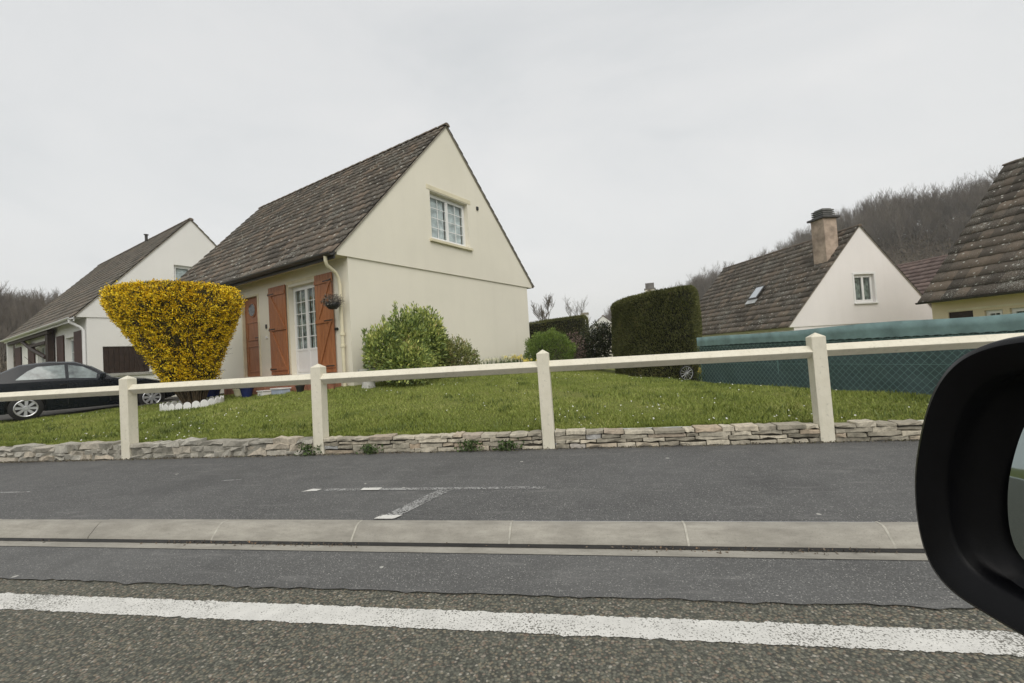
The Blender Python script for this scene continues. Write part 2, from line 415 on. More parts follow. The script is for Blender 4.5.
# faded T-shaped marking and a scrap further left on the pavement
pm = paint_mat('faded_marking', .565, None, 60, col=(.36, .36, .35), see=True); pm2 = paint_mat('fresh_marking', .66, None, 60, see=True)
def mark(name, pts, m, z=.004):
    return tag(MB().add([(x, y, z) for x, y in pts], [tuple(range(len(pts)))]).build(name, m), kind='structure')
mark('pavement_marking', [(-2.30, 3.50), (-.42, 3.50), (-.42, 3.56), (-2.30, 3.56)], pm)
mark('pavement_marking', [(-1.50, 2.85), (-1.38, 2.85), (-1.17, 3.49), (-1.29, 3.49)], pm, .0045)
mark('pavement_marking', [(-2.50, 3.48), (-2.37, 3.50), (-2.35, 3.55), (-2.44, 3.56)], pm2)
mark('pavement_marking', [(-1.97, 3.495), (-1.80, 3.495), (-1.80, 3.56), (-1.97, 3.56)], pm2, .008)
mark('pavement_marking', [(-1.515, 2.85), (-1.37, 2.85), (-1.34, 2.92), (-1.49, 2.92)], pm2, .0085)
mark('pavement_marking', [(-5.95, 3.52), (-5.50, 3.54), (-5.48, 3.57), (-5.95, 3.55)], pm)
mark('pavement_marking', [(-3.62, 3.84), (-3.44, 3.88), (-3.43, 3.90), (-3.60, 3.87)], pm)

# ------------------------------------------------------------------ stone wall and concrete fence
def stone_wall(name, spans, rows, mat, label, rough_k, jit, cap=False):
    root = empty(name, (spans[0][0], 5.1, 0), 0, label, 'wall')
    st = MB(); core = MB(); cf = 5.0 if rows > 3 else 4.978
    for x0, x1, H0, H1 in spans:
        core.prism([(cf, -.05), (5.16, -.05), (5.16, min(H0, H1) - .02), (cf, min(H0, H1) - .03)], x0 - spans[0][0] + .01, x1 - spans[0][0] - .01, Matrix.Translation((0, -5.1, 0)) @ MX)
        for r in range(rows):
            x = x0
            while x < x1 - .02:
                w = random.uniform(.10, .34) * (1.0 if r % 2 else 1.15); xe = min(x + w, x1)
                if x1 - xe < .08: xe = x1
                hx = H0 + (H1 - H0) * (x - x0) / (x1 - x0); h = hx / rows
                z0 = r * h + random.uniform(-jit, jit) * (r > 0); z1 = (r + 1) * h - .006 + random.uniform(-jit, jit) * (1.6 if r == rows - 1 else 1)
                yo = random.uniform(-.012, .012) - (.012 if r == rows - 1 else 0)
                vs = []
                # stone: 3x2 front grid for an uneven face
                nx_ = 3
                for yy in (4.962 + yo, 5.12):
                    for zz in (z0, z1):
                        for q_ in range(nx_ + 1):
                            xx = x + .004 + (xe - x - .008) * q_ / nx_
                            vs.append((xx - spans[0][0] + random.uniform(-.006, .006) * (0 < q_ < nx_), yy - 5.1 + random.uniform(-rough_k, rough_k), zz + random.uniform(-jit, jit) * .9))
                fs = []; a = nx_ + 1
                for q_ in range(nx_):
                    fs += [(q_, q_ + 1, a + q_ + 1, a + q_), (2 * a + q_, 3 * a + q_, 3 * a + q_ + 1, 2 * a + q_ + 1),
                           (a + q_, a + q_ + 1, 3 * a + q_ + 1, 3 * a + q_), (q_ + 1, q_, 2 * a + q_, 2 * a + q_ + 1)]
                fs += [(0, a, 3 * a, 2 * a), (nx_, 2 * a + nx_, 3 * a + nx_, a + nx_)]
                st.add(vs, fs); x = xe
    core.build('mortar_core', plain('wall_mortar_' + name, (.07, .062, .05) if rows > 3 else (.30, .285, .24), .95, .3, 14, bumpk=.5), root)
    st.build('stone_face', mat, root, bevel=.006 if rows > 3 else .010, seg=1)
    return root
PX = [-.523 + (k - 2) * 2.779 for k in range(-6, 7)]
def spans_for(x0, x1, h):
    out = []; xs_ = [x0] + [p for p in PX if x0 < p < x1] + [x1]
    for a, b in zip(xs_[:-1], xs_[1:]):
        out.append((a + (.07 if a in PX else 0), b - (.07 if b in PX else 0), h(a), h(b)))
    return out
stone_wall('rubble_wall', spans_for(-18, PX[7] - .0, lambda x: .205), 3, M['rubble'], 'low pale rubble wall smeared with mortar below the yellow bush lawn', .026, .017)
stone_wall('stone_slab_wall', spans_for(PX[7], 5.2, lambda x: .20 - .004 * (x + 3)), 4, M['stone'], 'low dry wall of flat beige stone slabs edging the middle lawn', .012, .009)

fence = empty('post_and_rail_fence', (0, 5.02, 0), 0, 'cream painted concrete post and rail fence along the pavement', 'fence')
for i_, x in enumerate(PX):
    if x < -17 or x > 8: continue
    w = .066; mb = MB()
    mb.add([(sx * w, sy * w, z) for z in (-.1, 1.05) for sx, sy in ((-1, -1), (1, -1), (1, 1), (-1, 1))] + [(0, 0, 1.095)],
           [(3, 2, 1, 0), (0, 1, 5, 4), (1, 2, 6, 5), (2, 3, 7, 6), (3, 0, 4, 7), (4, 5, 8), (5, 6, 8), (6, 7, 8), (7, 4, 8)])
    o = mb.build('post', M['concrete'], fence, bevel=.006, seg=2); o.location = (x, 0, 0); o.rotation_euler = (radians(random.uniform(-.5, .5)), radians(random.uniform(-.6, .6)), 0)
for a, b in zip(PX[:-1], PX[1:]):
    if a < -17 or b > 8.5: continue
    r = .066; mb = MB(); L = b - a - .10
    mb.prism([(-r, 0), (0, -r), (r, 0), (0, r)], -L / 2, L / 2, MX)
    o = mb.build('rail', M['concrete'], fence, bevel=.008, seg=2); o.location = ((a + b) / 2, 0, .905 + random.uniform(-.004, .004)); o.rotation_euler = (0, radians(random.uniform(-.15, .15)), 0)

# thin wire strung along the lawn behind the fence
# ------------------------------------------------------------------ roofs, windows, houses
def tile_slope(name, P0, U, V, lenU, lenV, tw, gauge, mat, parent, lift=.035, amp=.018, style='roman'):
    P0, U, V = Vector(P0), Vector(U).normalized(), Vector(V).normalized(); Nn = U.cross(V).normalized()
    if Nn.z < 0: Nn = -Nn
    nt_ = max(1, round(lenU / tw)); tw = lenU / nt_; nr = max(1, round(lenV / gauge)); gauge = lenV / nr
    sub = 6; prof = {'roman': [0, .35, .9, 1, .9, .35], 'flat': [0, .1, .12, .75, 1, .7]}[style]
    ncol = nt_ * sub + 1; vs = []; uvs = []; fs = []
    P0n, Un, Vn, Nnn = [np.array(a) for a in (P0, U, V, Nn)]
    wv = np.array([prof[j % sub] for j in range(ncol)]) * amp; uu = np.arange(ncol) * tw / sub
    for r in range(nr):
        tid = np.minimum(np.arange(ncol) // sub, nt_ - 1); jl = RNG.uniform(-.006, .006, nt_)[tid]; jv = RNG.uniform(-.012, .012, nt_)[tid]
        base = r * gauge
        for row, (vv, hh) in enumerate(((base - .045 + jv, lift - .028 + wv * .8 + jl), (base - .045 + jv, lift + wv + jl), (base + gauge * .5 + jv * 0, lift * .6 + wv + jl * .5), (base + gauge + .01 + jv * 0, .004 + wv + jl * 0))):
            vv = np.broadcast_to(vv, (ncol,)); P = P0n + uu[:, None] * Un + vv[:, None] * Vn + hh[:, None] * Nnn
            vs.append(P); uvs.append(np.stack([uu / tw - .001, np.full(ncol, r + [.02, .05, .5, .95][row]) + r * 0], 1))
        b0 = r * 4 * ncol; j = np.arange(ncol - 1)
        for row in range(3):
            a = b0 + row * ncol + j; fs.append(np.stack([a, a + 1, a + 1 + ncol, a + ncol], 1))
    return np_mesh(name, np.concatenate(vs), np.concatenate(fs), mat, parent, uv=np.concatenate(uvs))

def frame_M(o, u, n):
    """matrix with local x=u (along wall), y=n (outward), z=up"""
    u = Vector(u).normalized(); n = Vector(n).normalized(); z = Vector((0, 0, 1))
    m = Matrix.Identity(4)
    for i in range(3): m[i][0] = u[i]; m[i][1] = n[i]; m[i][2] = z[i]; m[i][3] = o[i]
    return m

def window(parent, o, u, n, w, h, sashes=2, cols=2, rows=4, depth=.10, bot=0.0, curtain='net', mun=.018, sill=True, sillc=None, fr=.055):
    """o = lower left corner on the wall face; built in the niche behind it"""
    Mx = frame_M(o, u, n); d = -depth
    f = MB(); f.box(0, w, d - .06, d, 0, fr, Mx).box(0, w, d - .06, d, h - fr, h, Mx).box(0, fr, d - .061, d - .001, fr, h - fr, Mx).box(w - fr, w, d - .061, d - .001, fr, h - fr, Mx)
    win = f.build('window', M['white'], parent, bevel=.004)
    sw = (w - 2 * fr) / sashes
    for k_ in range(sashes):
        x0 = fr + k_ * sw; x1 = x0 + sw; s = MB(); e = .05; dd = d + .012
        s.box(x0, x1, dd - .05, dd, fr, fr + e, Mx).box(x0, x1, dd - .05, dd, h - fr - e, h - fr, Mx).box(x0, x0 + e, dd - .051, dd - .001, fr + e, h - fr - e, Mx).box(x1 - e, x1, dd - .051, dd - .001, fr + e, h - fr - e, Mx)
        z0 = fr + e
        if bot: s.box(x0 + e, x1 - e, dd - .04, dd - .012, z0, z0 + bot, Mx); z0 += bot; s.box(x0 + e, x1 - e, dd - .049, dd - .002, z0, z0 + .05, Mx); z0 += .05
        z1 = h - fr - e; xa, xb = x0 + e, x1 - e
        for c in range(1, cols): xx = xa + (xb - xa) * c / cols; s.box(xx - mun / 2, xx + mun / 2, dd - .035, dd - .015, z0, z1, Mx)
        for r in range(1, rows): zz = z0 + (z1 - z0) * r / rows; s.box(xa, xb, dd - .0345, dd - .0155, zz - mun / 2, zz + mun / 2, Mx)
        s.build('sash', M['white'], win, bevel=0)
        MB().box(xa, xb, dd - .028, dd - .022, z0, z1, Mx).build('pane', M['glass'], win)
        # curtain: pleated sheet behind the glass
        npl = 26; vs = []; 
        for j in range(npl + 1):
            xx = xa + (xb - xa) * j / npl; yy = dd - .09 + .012 * (1 if j % 2 else -1)
            for zz in (z0 - .02, z1 + .02): vs.append(Mx @ Vector((xx, yy, zz)))
        MB().add(vs, [(2 * j, 2 * j + 2, 2 * j + 3, 2 * j + 1) for j in range(npl)]).build('curtain', M[curtain], win)
    if sill:
        MB().box(-.09, w + .09, -depth - .02, .07, -.075, -.003, Mx).build('sill', sillc or M['creamsoffit'], win, bevel=.006)
    return win
def niche(o, u, n, w, h, depth=.32):
    return MB().box(0, w, -depth, .2, 0, h, frame_M(o, u, n))

def ridge_tiles(parent, P0, P1, mat, r=.13, step=.36, name='ridge_tiles'):
    P0, P1 = Vector(P0), Vector(P1); d = (P1 - P0); L = d.length; d.normalize(); n_ = max(1, int(L / step)); mb = MB(); side = d.cross(Vector((0, 0, 1))).normalized()
    for i in range(n_):
        a = P0 + d * (i * L / n_ - .01); b = P0 + d * ((i + 1) * L / n_ + .02); vs = []
        for e, rr in ((a, r), (b, r * .86)):
            for q_ in range(7):
                w = pi * q_ / 6; vs.append(e + side * cos(w) * rr + Vector((0, 0, 1)) * (sin(w) * rr * .8 - .03 + random.uniform(-.004, .004)))
        vs2 = vs; fs = [(q_, q_ + 1, 7 + q_ + 1, 7 + q_) for q_ in range(6)] + [tuple(range(7)), tuple(range(13, 6, -1))]
        mb.add(vs2, fs)
    return mb.build(name, mat, parent)

def gable_house(name, label, org, rz, W, L, zg, zl, zw, ze, zr, wall, tile, cuts_fn=None, oh=.36, group=None, tw=.30, gauge=.33, style='roman', ledge=True, upper=None, rx=None):
    """local x along the gable (0..W), y along the eaves (0..L); z values are world heights"""
    root = empty(name, (org[0], org[1], zg), rz, label, 'house', group)
    z = lambda h: h - zg
    rx = rx or W / 2
    MY = Matrix(((1, 0, 0, 0), (0, 0, 1, 0), (0, 1, 0, 0), (0, 0, 0, 1)))
    slL = (zr - ze) / (rx + oh); slR = (zr - ze) / (W + oh - rx)
    und = lambda x: z(ze) + ((x + oh) * slL if x <= rx else (W + oh - x) * slR) - .05      # underside of the roof
    w = MB(); w.prism([(0, -.6), (W, -.6), (W, z(zl)), (W - .02, und(W - .02) - .05), (rx, und(rx) - .06), (.02, und(.02) - .05), (0, z(zl))], 0, L, MY)
    wo = w.build('wall', wall, root)
    if cuts_fn: cut(wo, cuts_fn(z))
    ex = oh - .08
    # upper gable render standing slightly proud, closing the boxed eaves
    zz = z(zl)
    poly = [(-ex, zz - .02), (W + ex, zz - .02), (W + ex, und(W + ex)), (rx, und(rx)), (-ex, und(-ex))]
    for a_, b_ in ((-.035, .0), (L, L + .035)): MB().prism(poly, a_, b_, MY).build('gable_face', upper or wall, root)
    sm_ = M['creamsoffit'] if wall in (M['cream'], M['yellow_wall']) else wall
    MB().box(-ex, -.002, .002, L - .002, zz - .02, zz + .06).build('soffit', sm_, root); MB().box(W + .002, W + ex, .002, L - .002, zz - .02, zz + .06).build('soffit', sm_, root)
    # roof
    deck = MB(); t_ = .055; vo = .04
    for e_, x_e in ((0, -oh), (1, W + oh)):
        deck.prism([(x_e, z(ze) - t_), (rx, z(zr) - t_), (rx, z(zr) - .012), (x_e, z(ze) - .012)], -.035 - vo + .01, L + .035 + vo - .01, MY)
    rf = deck.build('roof', M['mortar'], root)
    tile_slope('tiles', (-oh, -.035 - vo, z(ze)), (0, 1, 0), (rx + oh, 0, zr - ze), L + .07 + 2 * vo, math.hypot(rx + oh, zr - ze) - .02, tw, gauge, tile, rf, style=style)
    tile_slope('tiles', (W + oh, -.035 - vo, z(ze)), (0, 1, 0), (-(W + oh - rx), 0, zr - ze), L + .07 + 2 * vo, math.hypot(W + oh - rx, zr - ze) - .02, tw, gauge, tile, rf, style=style)
    ridge_tiles(rf, (rx, -.05 - vo, z(zr) - .005), (rx, L + .05 + vo, z(zr) - .005), tile, r=.11)
    return root, z, wo, rf

def gutter(root, x, y0, y1, z, mat, r=.065):
    mb = MB(); vs = []; k = 9
    for yy in (y0, y1):
        for rr in (r, r - .012):
            for j in range(k): w = pi + pi * j / (k - 1); vs.append((x + cos(w) * rr, yy, z + sin(w) * rr))
    fs = []
    for j in range(k - 1): fs += [(j, j + 1, 2 * k + j + 1, 2 * k + j), (k + j, 3 * k + j, 3 * k + j + 1, k + j + 1)]
    for b in (0, 2 * k): fs += [(b + j, b + k + j, b + k + j + 1, b + j + 1) for j in range(k - 1)]
    fs += [(0, 2 * k, 3 * k, k), (k - 1, 2 * k - 1, 4 * k - 1, 3 * k - 1)]
    return mb.add(vs, fs).build('gutter', mat, root)

G66 = radians(66.04)
# ---- H1: the cream house in the middle
W1, L1 = 7.28, 9.9
H1x, H1y = -5.02, 8.88
X_, Y_ = Vector((1, 0, 0)), Vector((0, 1, 0))
def cuts1(z):
    return [niche((-0.0, 3.78, z(.90)), Y_, -X_, .84, 2.12, .18), niche((0, 1.20, z(.90)), Y_, -X_, 1.14, 2.13, .34), niche((2.62, 0, z(4.24)), X_, -Y_, 1.56, 1.30, .34)]
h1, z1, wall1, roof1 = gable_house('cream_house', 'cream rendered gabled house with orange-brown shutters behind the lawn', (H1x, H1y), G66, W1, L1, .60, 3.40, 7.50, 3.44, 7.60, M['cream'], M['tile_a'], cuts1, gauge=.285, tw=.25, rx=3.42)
# the raised surround of the gable window belongs to a shared wall plane; window sits in a niche through the upper gable face too
cut([o for o in bpy.data.objects if o.parent == h1 and o.name.startswith('gable_face')][0], [niche((2.62, 0, z1(4.24)), X_, -Y_, 1.56, 1.30, .3)])
window(h1, (2.62, -.035, z1(4.24)), X_, -Y_, 1.56, 1.30, 2, 2, 4, .14, curtain='net', sillc=M['creamsoffit'], fr=.06)
window(h1, (0, 1.20, z1(.90)), Y_, -X_, 1.14, 2.13, 2, 2, 5, .12, bot=.46, curtain='curt', sill=False)
MB().box(2.50, 4.32, -.047, -.034, z1(5.56), z1(5.68)).build('window_lintel', M['creamsoffit'], h1, bevel=.004)
def shutter(parent, y0, y1, zb, zt, flip, mat=M['wood'], x=-.055):
    h = zt - zb; s = MB(); nb = 6
    for k_ in range(nb):
        a = y0 + (y1 - y0) * k_ / nb; b = y0 + (y1 - y0) * (k_ + 1) / nb
        s.box(x, x + .026, a + .002, b - .002, zb, zt)
    o = s.build('shutter', mat, parent, bevel=.003)
    if flip is None: return o
    b = MB(); bz = [zb + .10, zb + h * .50, zt - .22]
    for zz in bz: b.box(x - .024, x - .001, y0 + .01, y1 - .01, zz, zz + .085)
    for lo, hi in ((bz[0] + .085, bz[1]), (bz[1] + .085, bz[2])):
        a, c = (y0 + .05, y1 - .05) if flip else (y1 - .05, y0 + .05)
        dy = .045 if c > a else -.045
        b.prism([(a, lo), (a + dy * 2, lo), (c, hi), (c - dy * 2, hi)], x - .022, x - .002, Matrix(((0, 0, 1, 0), (1, 0, 0, 0), (0, 1, 0, 0), (0, 0, 0, 1))))
    b.build('brace', mat, o, bevel=.003)
    for zz in bz: MB().box(x - .030, x - .024, (y0 if not flip else y1 - .30), (y0 + .30 if not flip else y1), zz + .030, zz + .055).build('hinge', M['iron'], o)
    return o
shutter(h1, .52, 1.17, z1(.92), z1(3.13), False)
shutter(h1, 2.40, 3.17, z1(.92), z1(3.11), True)
# front door, set back in its opening
d = MB(); d.box(.06, .10, 3.80, 4.60, z1(.90), z1(3.01)); door = d.build('door', M['wood'], h1)
p = MB()
for (a, b, lo, hi) in ((3.90, 4.50, 1.02, 1.72), (3.90, 4.50, 1.86, 2.36)):
    p.box(.045, .060, a, b, z1(lo), z1(lo) + .035).box(.045, .060, a, b, z1(hi) - .035, z1(hi)).box(.0455, .060, a, a + .035, z1(lo) + .035, z1(hi) - .035).box(.0455, .060, b - .035, b, z1(lo) + .035, z1(hi) - .035)
p.build('panel_moulding', M['wood'], door, bevel=.004)
MOV = Matrix.Translation((.058, 4.20, z1(2.68))) @ Matrix.Rotation(radians(-90), 4, 'Y')
MB().lathe([(.0, 0), (.20, 0), (.20, .014), (.165, .018), (0, .018)], k=28, M=MOV @ Matrix.Diagonal((1, .95, 1, 1))).build('oval_frame', M['wood'], door)
MB().lathe([(.0, .0), (.16, .018), (.16, .022), (0, .022)], k=28, M=MOV).build('oval_pane', plain('obscured_glass', (.10, .10, .095), .12, .3, 12), door)
MB().tube([(.03, 3.90, z1(1.92)), (.0, 3.90, z1(1.92)), (.0, 4.00, z1(1.92))], .011).build('handle', M['iron'], door)
df = MB(); df.box(-.02, .06, 3.745, 3.80, z1(.90), z1(3.06)).box(-.02, .06, 4.60, 4.655, z1(.90), z1(3.06)).box(-.021, .06, 3.80, 4.60, z1(3.01), z1(3.061)); df.build('door_frame', M['creamsoffit'], h1, bevel=.004)
lf = MB().box(-.012, -.001, 1.13, 1.20, z1(.92), z1(3.09)).box(-.012, -.001, 2.34, 2.40, z1(.92), z1(3.09)).box(-.013, -.001, 1.13, 2.40, z1(3.091), z1(3.16)); lf.build('window_surround', M['creamsoffit'], h1)
MB().box(-.42, -.002, .42, 4.9, -.35, z1(.88)).build('doorstep', M['terracotta'], h1, bevel=.006)
g1 = gutter(h1, -.46, -.10, L1 + .10, z1(3.40), M['zinc'], .07)
MB().box(-.385, -.355, -.08, L1 + .08, z1(3.28), z1(3.46)).build('fascia', M['zinc'], h1)
dp = MB().tube([(-.46, .10, z1(3.36)), (-.46, .10, z1(3.25)), (-.42, .12, z1(3.16)), (-.20, .17, z1(3.05)), (-.11, .20, z1(2.95)), (-.075, .20, z1(2.80)), (-.075, .20, z1(.55))], .037, 12)
dp.tube([(-.075, .20, z1(1.70)), (-.075, .20, z1(1.76))], .052, 12).tube([(-.075, .20, z1(1.45)), (-.075, .20, z1(1.50))], .052, 12)
dp.build('downpipe', M['creamsoffit'], h1, smooth=True, angle=40)
MB().box(-.02, -.001, 3.38, 3.44, z1(2.12), z1(2.22)).build('door_bell', M['iron'], h1); MB().box(-.02, -.001, 3.36, 3.45, z1(1.86), z1(1.92)).build('bell_plate', M['white'], h1)
MB().tube([(-.001, .46, z1(1.86)), (-.06, .46, z1(1.86))], .035, 10).build('shutter_stop', M['iron'], h1)
MB().box(4.60, 4.68, -.07, -.034, z1(5.48), z1(5.58)).build('wall_hook', M['iron'], h1)
# wall lamp left of the door
lp = MB().box(-.05, -.0, 4.76, 4.86, z1(2.95), z1(3.15)).tube([(-.03, 4.81, z1(3.12)), (-.18, 4.81, z1(3.16)), (-.18, 4.81, z1(3.08))], .013).lathe([(.0, .12), (.10, .06), (.075, -.12), (.05, -.15), (0, -.15)], (-.18, 4.81, z1(2.98)), 8)
lp.build('wall_lamp', M['iron'], h1)

# ---- H0: the white house at the left
W0, L0 = 7.28, 12.2
def cuts0(z):
    c = []
    c.append(niche((0, 5.2, z(.75)), Y_, -X_, 2.3, 2.05, .3))
    c.append(niche((0, 1.55, z(.75)), Y_, -X_, 1.3, 2.05, .3))
    c.append(niche((2.75, 0, z(4.45)), X_, -Y_, 1.2, 1.22, .3))
    c.append(niche((.42, 0, z(1.28)), X_, -Y_, 1.40, 1.02, .12))
    return c
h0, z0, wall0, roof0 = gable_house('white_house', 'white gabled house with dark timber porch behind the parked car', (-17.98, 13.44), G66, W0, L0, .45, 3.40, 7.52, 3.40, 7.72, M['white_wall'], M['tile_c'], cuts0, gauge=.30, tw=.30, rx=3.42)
cut([o for o in bpy.data.objects if o.parent == h0 and o.name.startswith('gable_face')][0], [niche((2.75, 0, z0(4.45)), X_, -Y_, 1.2, 1.22, .3)])
window(h0, (2.75, -.035, z0(4.45)), X_, -Y_, 1.2, 1.22, 2, 1, 2, .12, curtain='net', sillc=M['white'])
window(h0, (0, 1.55, z0(.75)), Y_, -X_, 1.3, 2.05, 2, 1, 4, .15, curtain='net', sill=False)
window(h0, (0, 5.2, z0(.75)), Y_, -X_, 2.3, 2.05, 3, 1, 3, .12, curtain='net', sill=False)
for a, b in ((.45, 1.45), (2.95, 3.95), (7.85, 9.1), (10.65, 11.9)): shutter(h0, a, b, z0(.78), z0(2.95), None, M['brownshutter'])
sh = MB()
for k_ in range(9): sh.box(.44 + k_ * .152, .44 + k_ * .152 + .146, .03, .06, z0(1.30), z0(2.28))
sh.build('closed_shutter', M['darkwood'], h0)
MB().box(.30, 1.94, -.06, .10, z0(1.18), z0(1.275)).build('sill', plain('grey_sill', (.35, .34, .31), .8), h0)
MB().box(-.30, -.10, 12.0, 12.2, -.3, z0(3.30)).build('pillar', M['white'], h0)
MB().box(-.24, -.04, 4.35, 4.75, -.3, z0(3.30)).build('timber_post', M['darkwood'], h0)
MB().box(-.30, -.16, 4.0, 12.0, z0(3.10), z0(3.30)).build('timber_beam', M['darkwood'], h0)
MB().tube([(-.22, 4.75, z0(2.15)), (-.22, 6.2, z0(2.42)), (-.22, 7.6, z0(2.72)), (-.22, 9.2, z0(3.12))], .085, 6).build('timber_brace', M['darkwood'], h0)
MB().box(-.26, -.14, 4.75, 7.6, z0(2.72), z0(2.84)).build('timber_tie', M['darkwood'], h0)
gutter(h0, -.44, -.10, L0 + .1, z0(3.36), M['white'], .075)
MB().box(-.37, -.34, -.05, L0 + .05, z0(3.22), z0(3.40)).build('fascia', M['white'], h0)
MB().tube([(-.44, .08, z0(3.32)), (-.44, .08, z0(3.2)), (-.16, .12, z0(3.02)), (-.07, .12, z0(2.9)), (-.07, .12, -.2)], .05, 10).build('downpipe', M['white'], h0, smooth=True, angle=40)
vp = MB().tube([(3.3, 4.6, z0(7.6)), (3.3, 4.6, z0(7.92))], .06, 10).lathe([(.10, 0), (.10, .03), (0, .05)], (3.3, 4.6, z0(7.95)), 10)
vp.build('vent_pipe', M['zinc'], roof0)

# ---- H2: pinkish house beyond the green fence
R2 = .33; W2, L2 = 7.12, 9.4; ZG2 = -1.1
def cuts2(z): return [niche((3.08, 0, z(2.42)), X_, -Y_, 1.0, 1.22, .3)]
h2, z2, wall2, roof2 = gable_house('pink_house', 'pinkish white gabled house with tall chimney beyond the green fence', (8.5, 20.79), R2, W2, L2, ZG2, 1.53, 5.58, 1.55, 5.80, M['pink_wall'], M['tile_b'], cuts2, oh=.30, gauge=.33, tw=.30)
cut([o for o in bpy.data.objects if o.parent == h2 and o.name.startswith('gable_face')][0], [niche((3.08, 0, z2(2.42)), X_, -Y_, 1.0, 1.22, .3)])
window(h2, (3.08, -.035, z2(2.42)), X_, -Y_, 1.0, 1.22, 2, 1, 1, .10, curtain='curt', sillc=M['white'], fr=.07)
fm = MB(); fm.box(3.0, 3.07, -.05, -.034, z2(2.36), z2(3.72)).box(4.09, 4.16, -.05, -.034, z2(2.36), z2(3.72)).box(3.0, 4.16, -.051, -.034, z2(3.65), z2(3.73)); fm.build('window_surround', M['white'], h2)
cm = plain('stained_render_stack', (.44, .345, .275), .9, .3, 2.4, bumpk=.3)
cb = MB().box(2.15, 2.80, .30, 1.0, z2(3.9), z2(6.25)); ch = cb.build('chimney', cm, roof2, bevel=.01)
MB().box(2.05, 2.90, .20, 1.10, z2(6.251), z2(6.33)).build('chimney_cap', M['zinc'], ch)
pt = MB()
for k_ in range(4): pt.box(2.18, 2.77, .34, .96, z2(6.36) + k_ * .085, z2(6.36) + k_ * .085 + .045)
pt.box(2.26, 2.69, .42, .88, z2(6.33), z2(6.72))
pt.build('chimney_cowl', plain('grey_cowl', (.16, .16, .155), .7, .3, 6), ch)
fl = MB(); fl.prism([(2.03 - .25, z2(3.75)), (2.9, z2(4.92)), (2.9, z2(5.05)), (2.83, z2(5.0)), (2.05, z2(4.15)), (1.9, z2(4.0))], .08, 1.22, Matrix(((1, 0, 0, 0), (0, 0, 1, 0), (0, 1, 0, 0), (0, 0, 0, 1)))); fl.build('chimney_flashing', plain('pale_flashing', (.52, .46, .39), .9, .3, 4), ch)
sl2 = math.atan2(5.83 - 1.55, W2 / 2 + .30)
MS = Matrix.Translation((1.05, 3.72, z2(3.10))) @ Matrix.Rotation(-sl2, 4, 'Y')
sk = MB().box(0, .85, -.32, .32, .05, .11, MS); sky_l = sk.build('skylight', M['zinc'], roof2)
MB().box(.07, .78, -.25, .25, .112, .118, MS).build('pane', plain('bright_glass', (.6, .63, .65), .05, .02, metal=.8), sky_l)
MB().box(-.28, .0, -.36, .36, .03, .06, MS).build('apron', plain('lead_apron', (.45, .46, .46), .5), sky_l)

# ---- H3: yellow house at the right
R3 = radians(21.9); W3, L3 = 8.05, 9.5
Y3 = Vector((-math.sin(R3), math.cos(R3))); o3 = (11.3 - Y3.x * L3, 17.23 - Y3.y * L3); ZG3 = -.95
def cuts3(z):
    return [niche((0, L3 - 1.12, z(.55)), Y_, -X_, .66, 1.02, .3), niche((0, L3 - 1.84, z(.35)), Y_, -X_, .44, 1.18, .3), niche((0, L3 - 3.2, z(.35)), Y_, -X_, 1.2, 1.18, .3), niche((0, L3 - 6.4, z(.35)), Y_, -X_, 1.2, 1.18, .3)]
h3, z3, wall3, roof3 = gable_house('yellow_house', 'yellow rendered house with big brown tiled roof at the right edge', o3, R3, W3, L3, ZG3, 1.95, 6.6, 2.0, 6.78, M['yellow_wall'], M['tile_d'], cuts3, oh=.42, gauge=.42, tw=.33)
shb = MB().box(.04, .08, L3 - 1.12, L3 - .46, z3(.55), z3(1.57)); shb.build('closed_shutter', M['darkwood'], h3)
window(h3, (0, L3 - 1.84, z3(.35)), Y_, -X_, .44, 1.18, 1, 2, 3, .08, curtain='curt', sillc=M['white'])
window(h3, (0, L3 - 3.2, z3(.35)), Y_, -X_, 1.2, 1.18, 2, 2, 3, .08, curtain='curt', sillc=M['white'])
window(h3, (0, L3 - 6.4, z3(.35)), Y_, -X_, 1.2, 1.18, 2, 2, 3, .08, curtain='curt', sillc=M['white'])
gutter(h3, -.50, -.1, L3 + .1, z3(1.97), M['zinc'], .06)
MB().box(-.02, -.001, L3 - 4, L3 - .45, z3(1.60), z3(1.66)).build('trim_band', M['creamsoffit'], h3)

# ---- H4: reddish roof between, H5/H6 far ones
h4, z4, _, _ = gable_house('red_roofed_house', 'house with mauve red tiled roof glimpsed between pink and yellow houses', (15.9, 22.0), R2, 7.2, 16, -1.0, 1.0, 4.5, .9, 4.78, M['white_wall'], M['tile_red'], oh=.3, gauge=.30, tw=.3)
h5, z5, _, rf5 = gable_house('distant_white_house', 'small distant white gable with chimney between the clipped hedges', (-.9, 46), radians(-6), 4.6, 8, -.3, 2.3, 4.3, 2.35, 4.45, M['white_wall'], M['tile_red'], oh=.25, gauge=.5, tw=.5)
c5 = MB().box(.15, .75, .6, 1.2, z5(2.6), z5(4.75)).build('chimney', M['white_wall'], rf5)
MB().box(.10, .80, .55, 1.25, z5(4.751), z5(4.95)).build('chimney_cap', M['mortar'], c5)
h6, z6, _, rf6 = gable_house('cream_house_behind_hedge', 'cream house whose chimney top peeps over the big clipped hedge', (.3, 30), radians(-8), 7.2, 8, -.5, 1.6, 4.45, 1.6, 4.62, M['cream'], M['tile_c'], oh=.3, gauge=.4, tw=.4)
c6 = MB().box(3.35, 3.95, .2, .8, z6(4.0), z6(4.72)).build('chimney', M['cream'], rf6)
c6c = MB().box(3.30, 4.0, .15, .85, z6(4.721), z6(4.78)).box(3.38, 3.92, .24, .76, z6(4.781), z6(5.12)); c6c.build('chimney_cap', plain('grey_pot', (.2, .19, .18), .8, .2), c6)

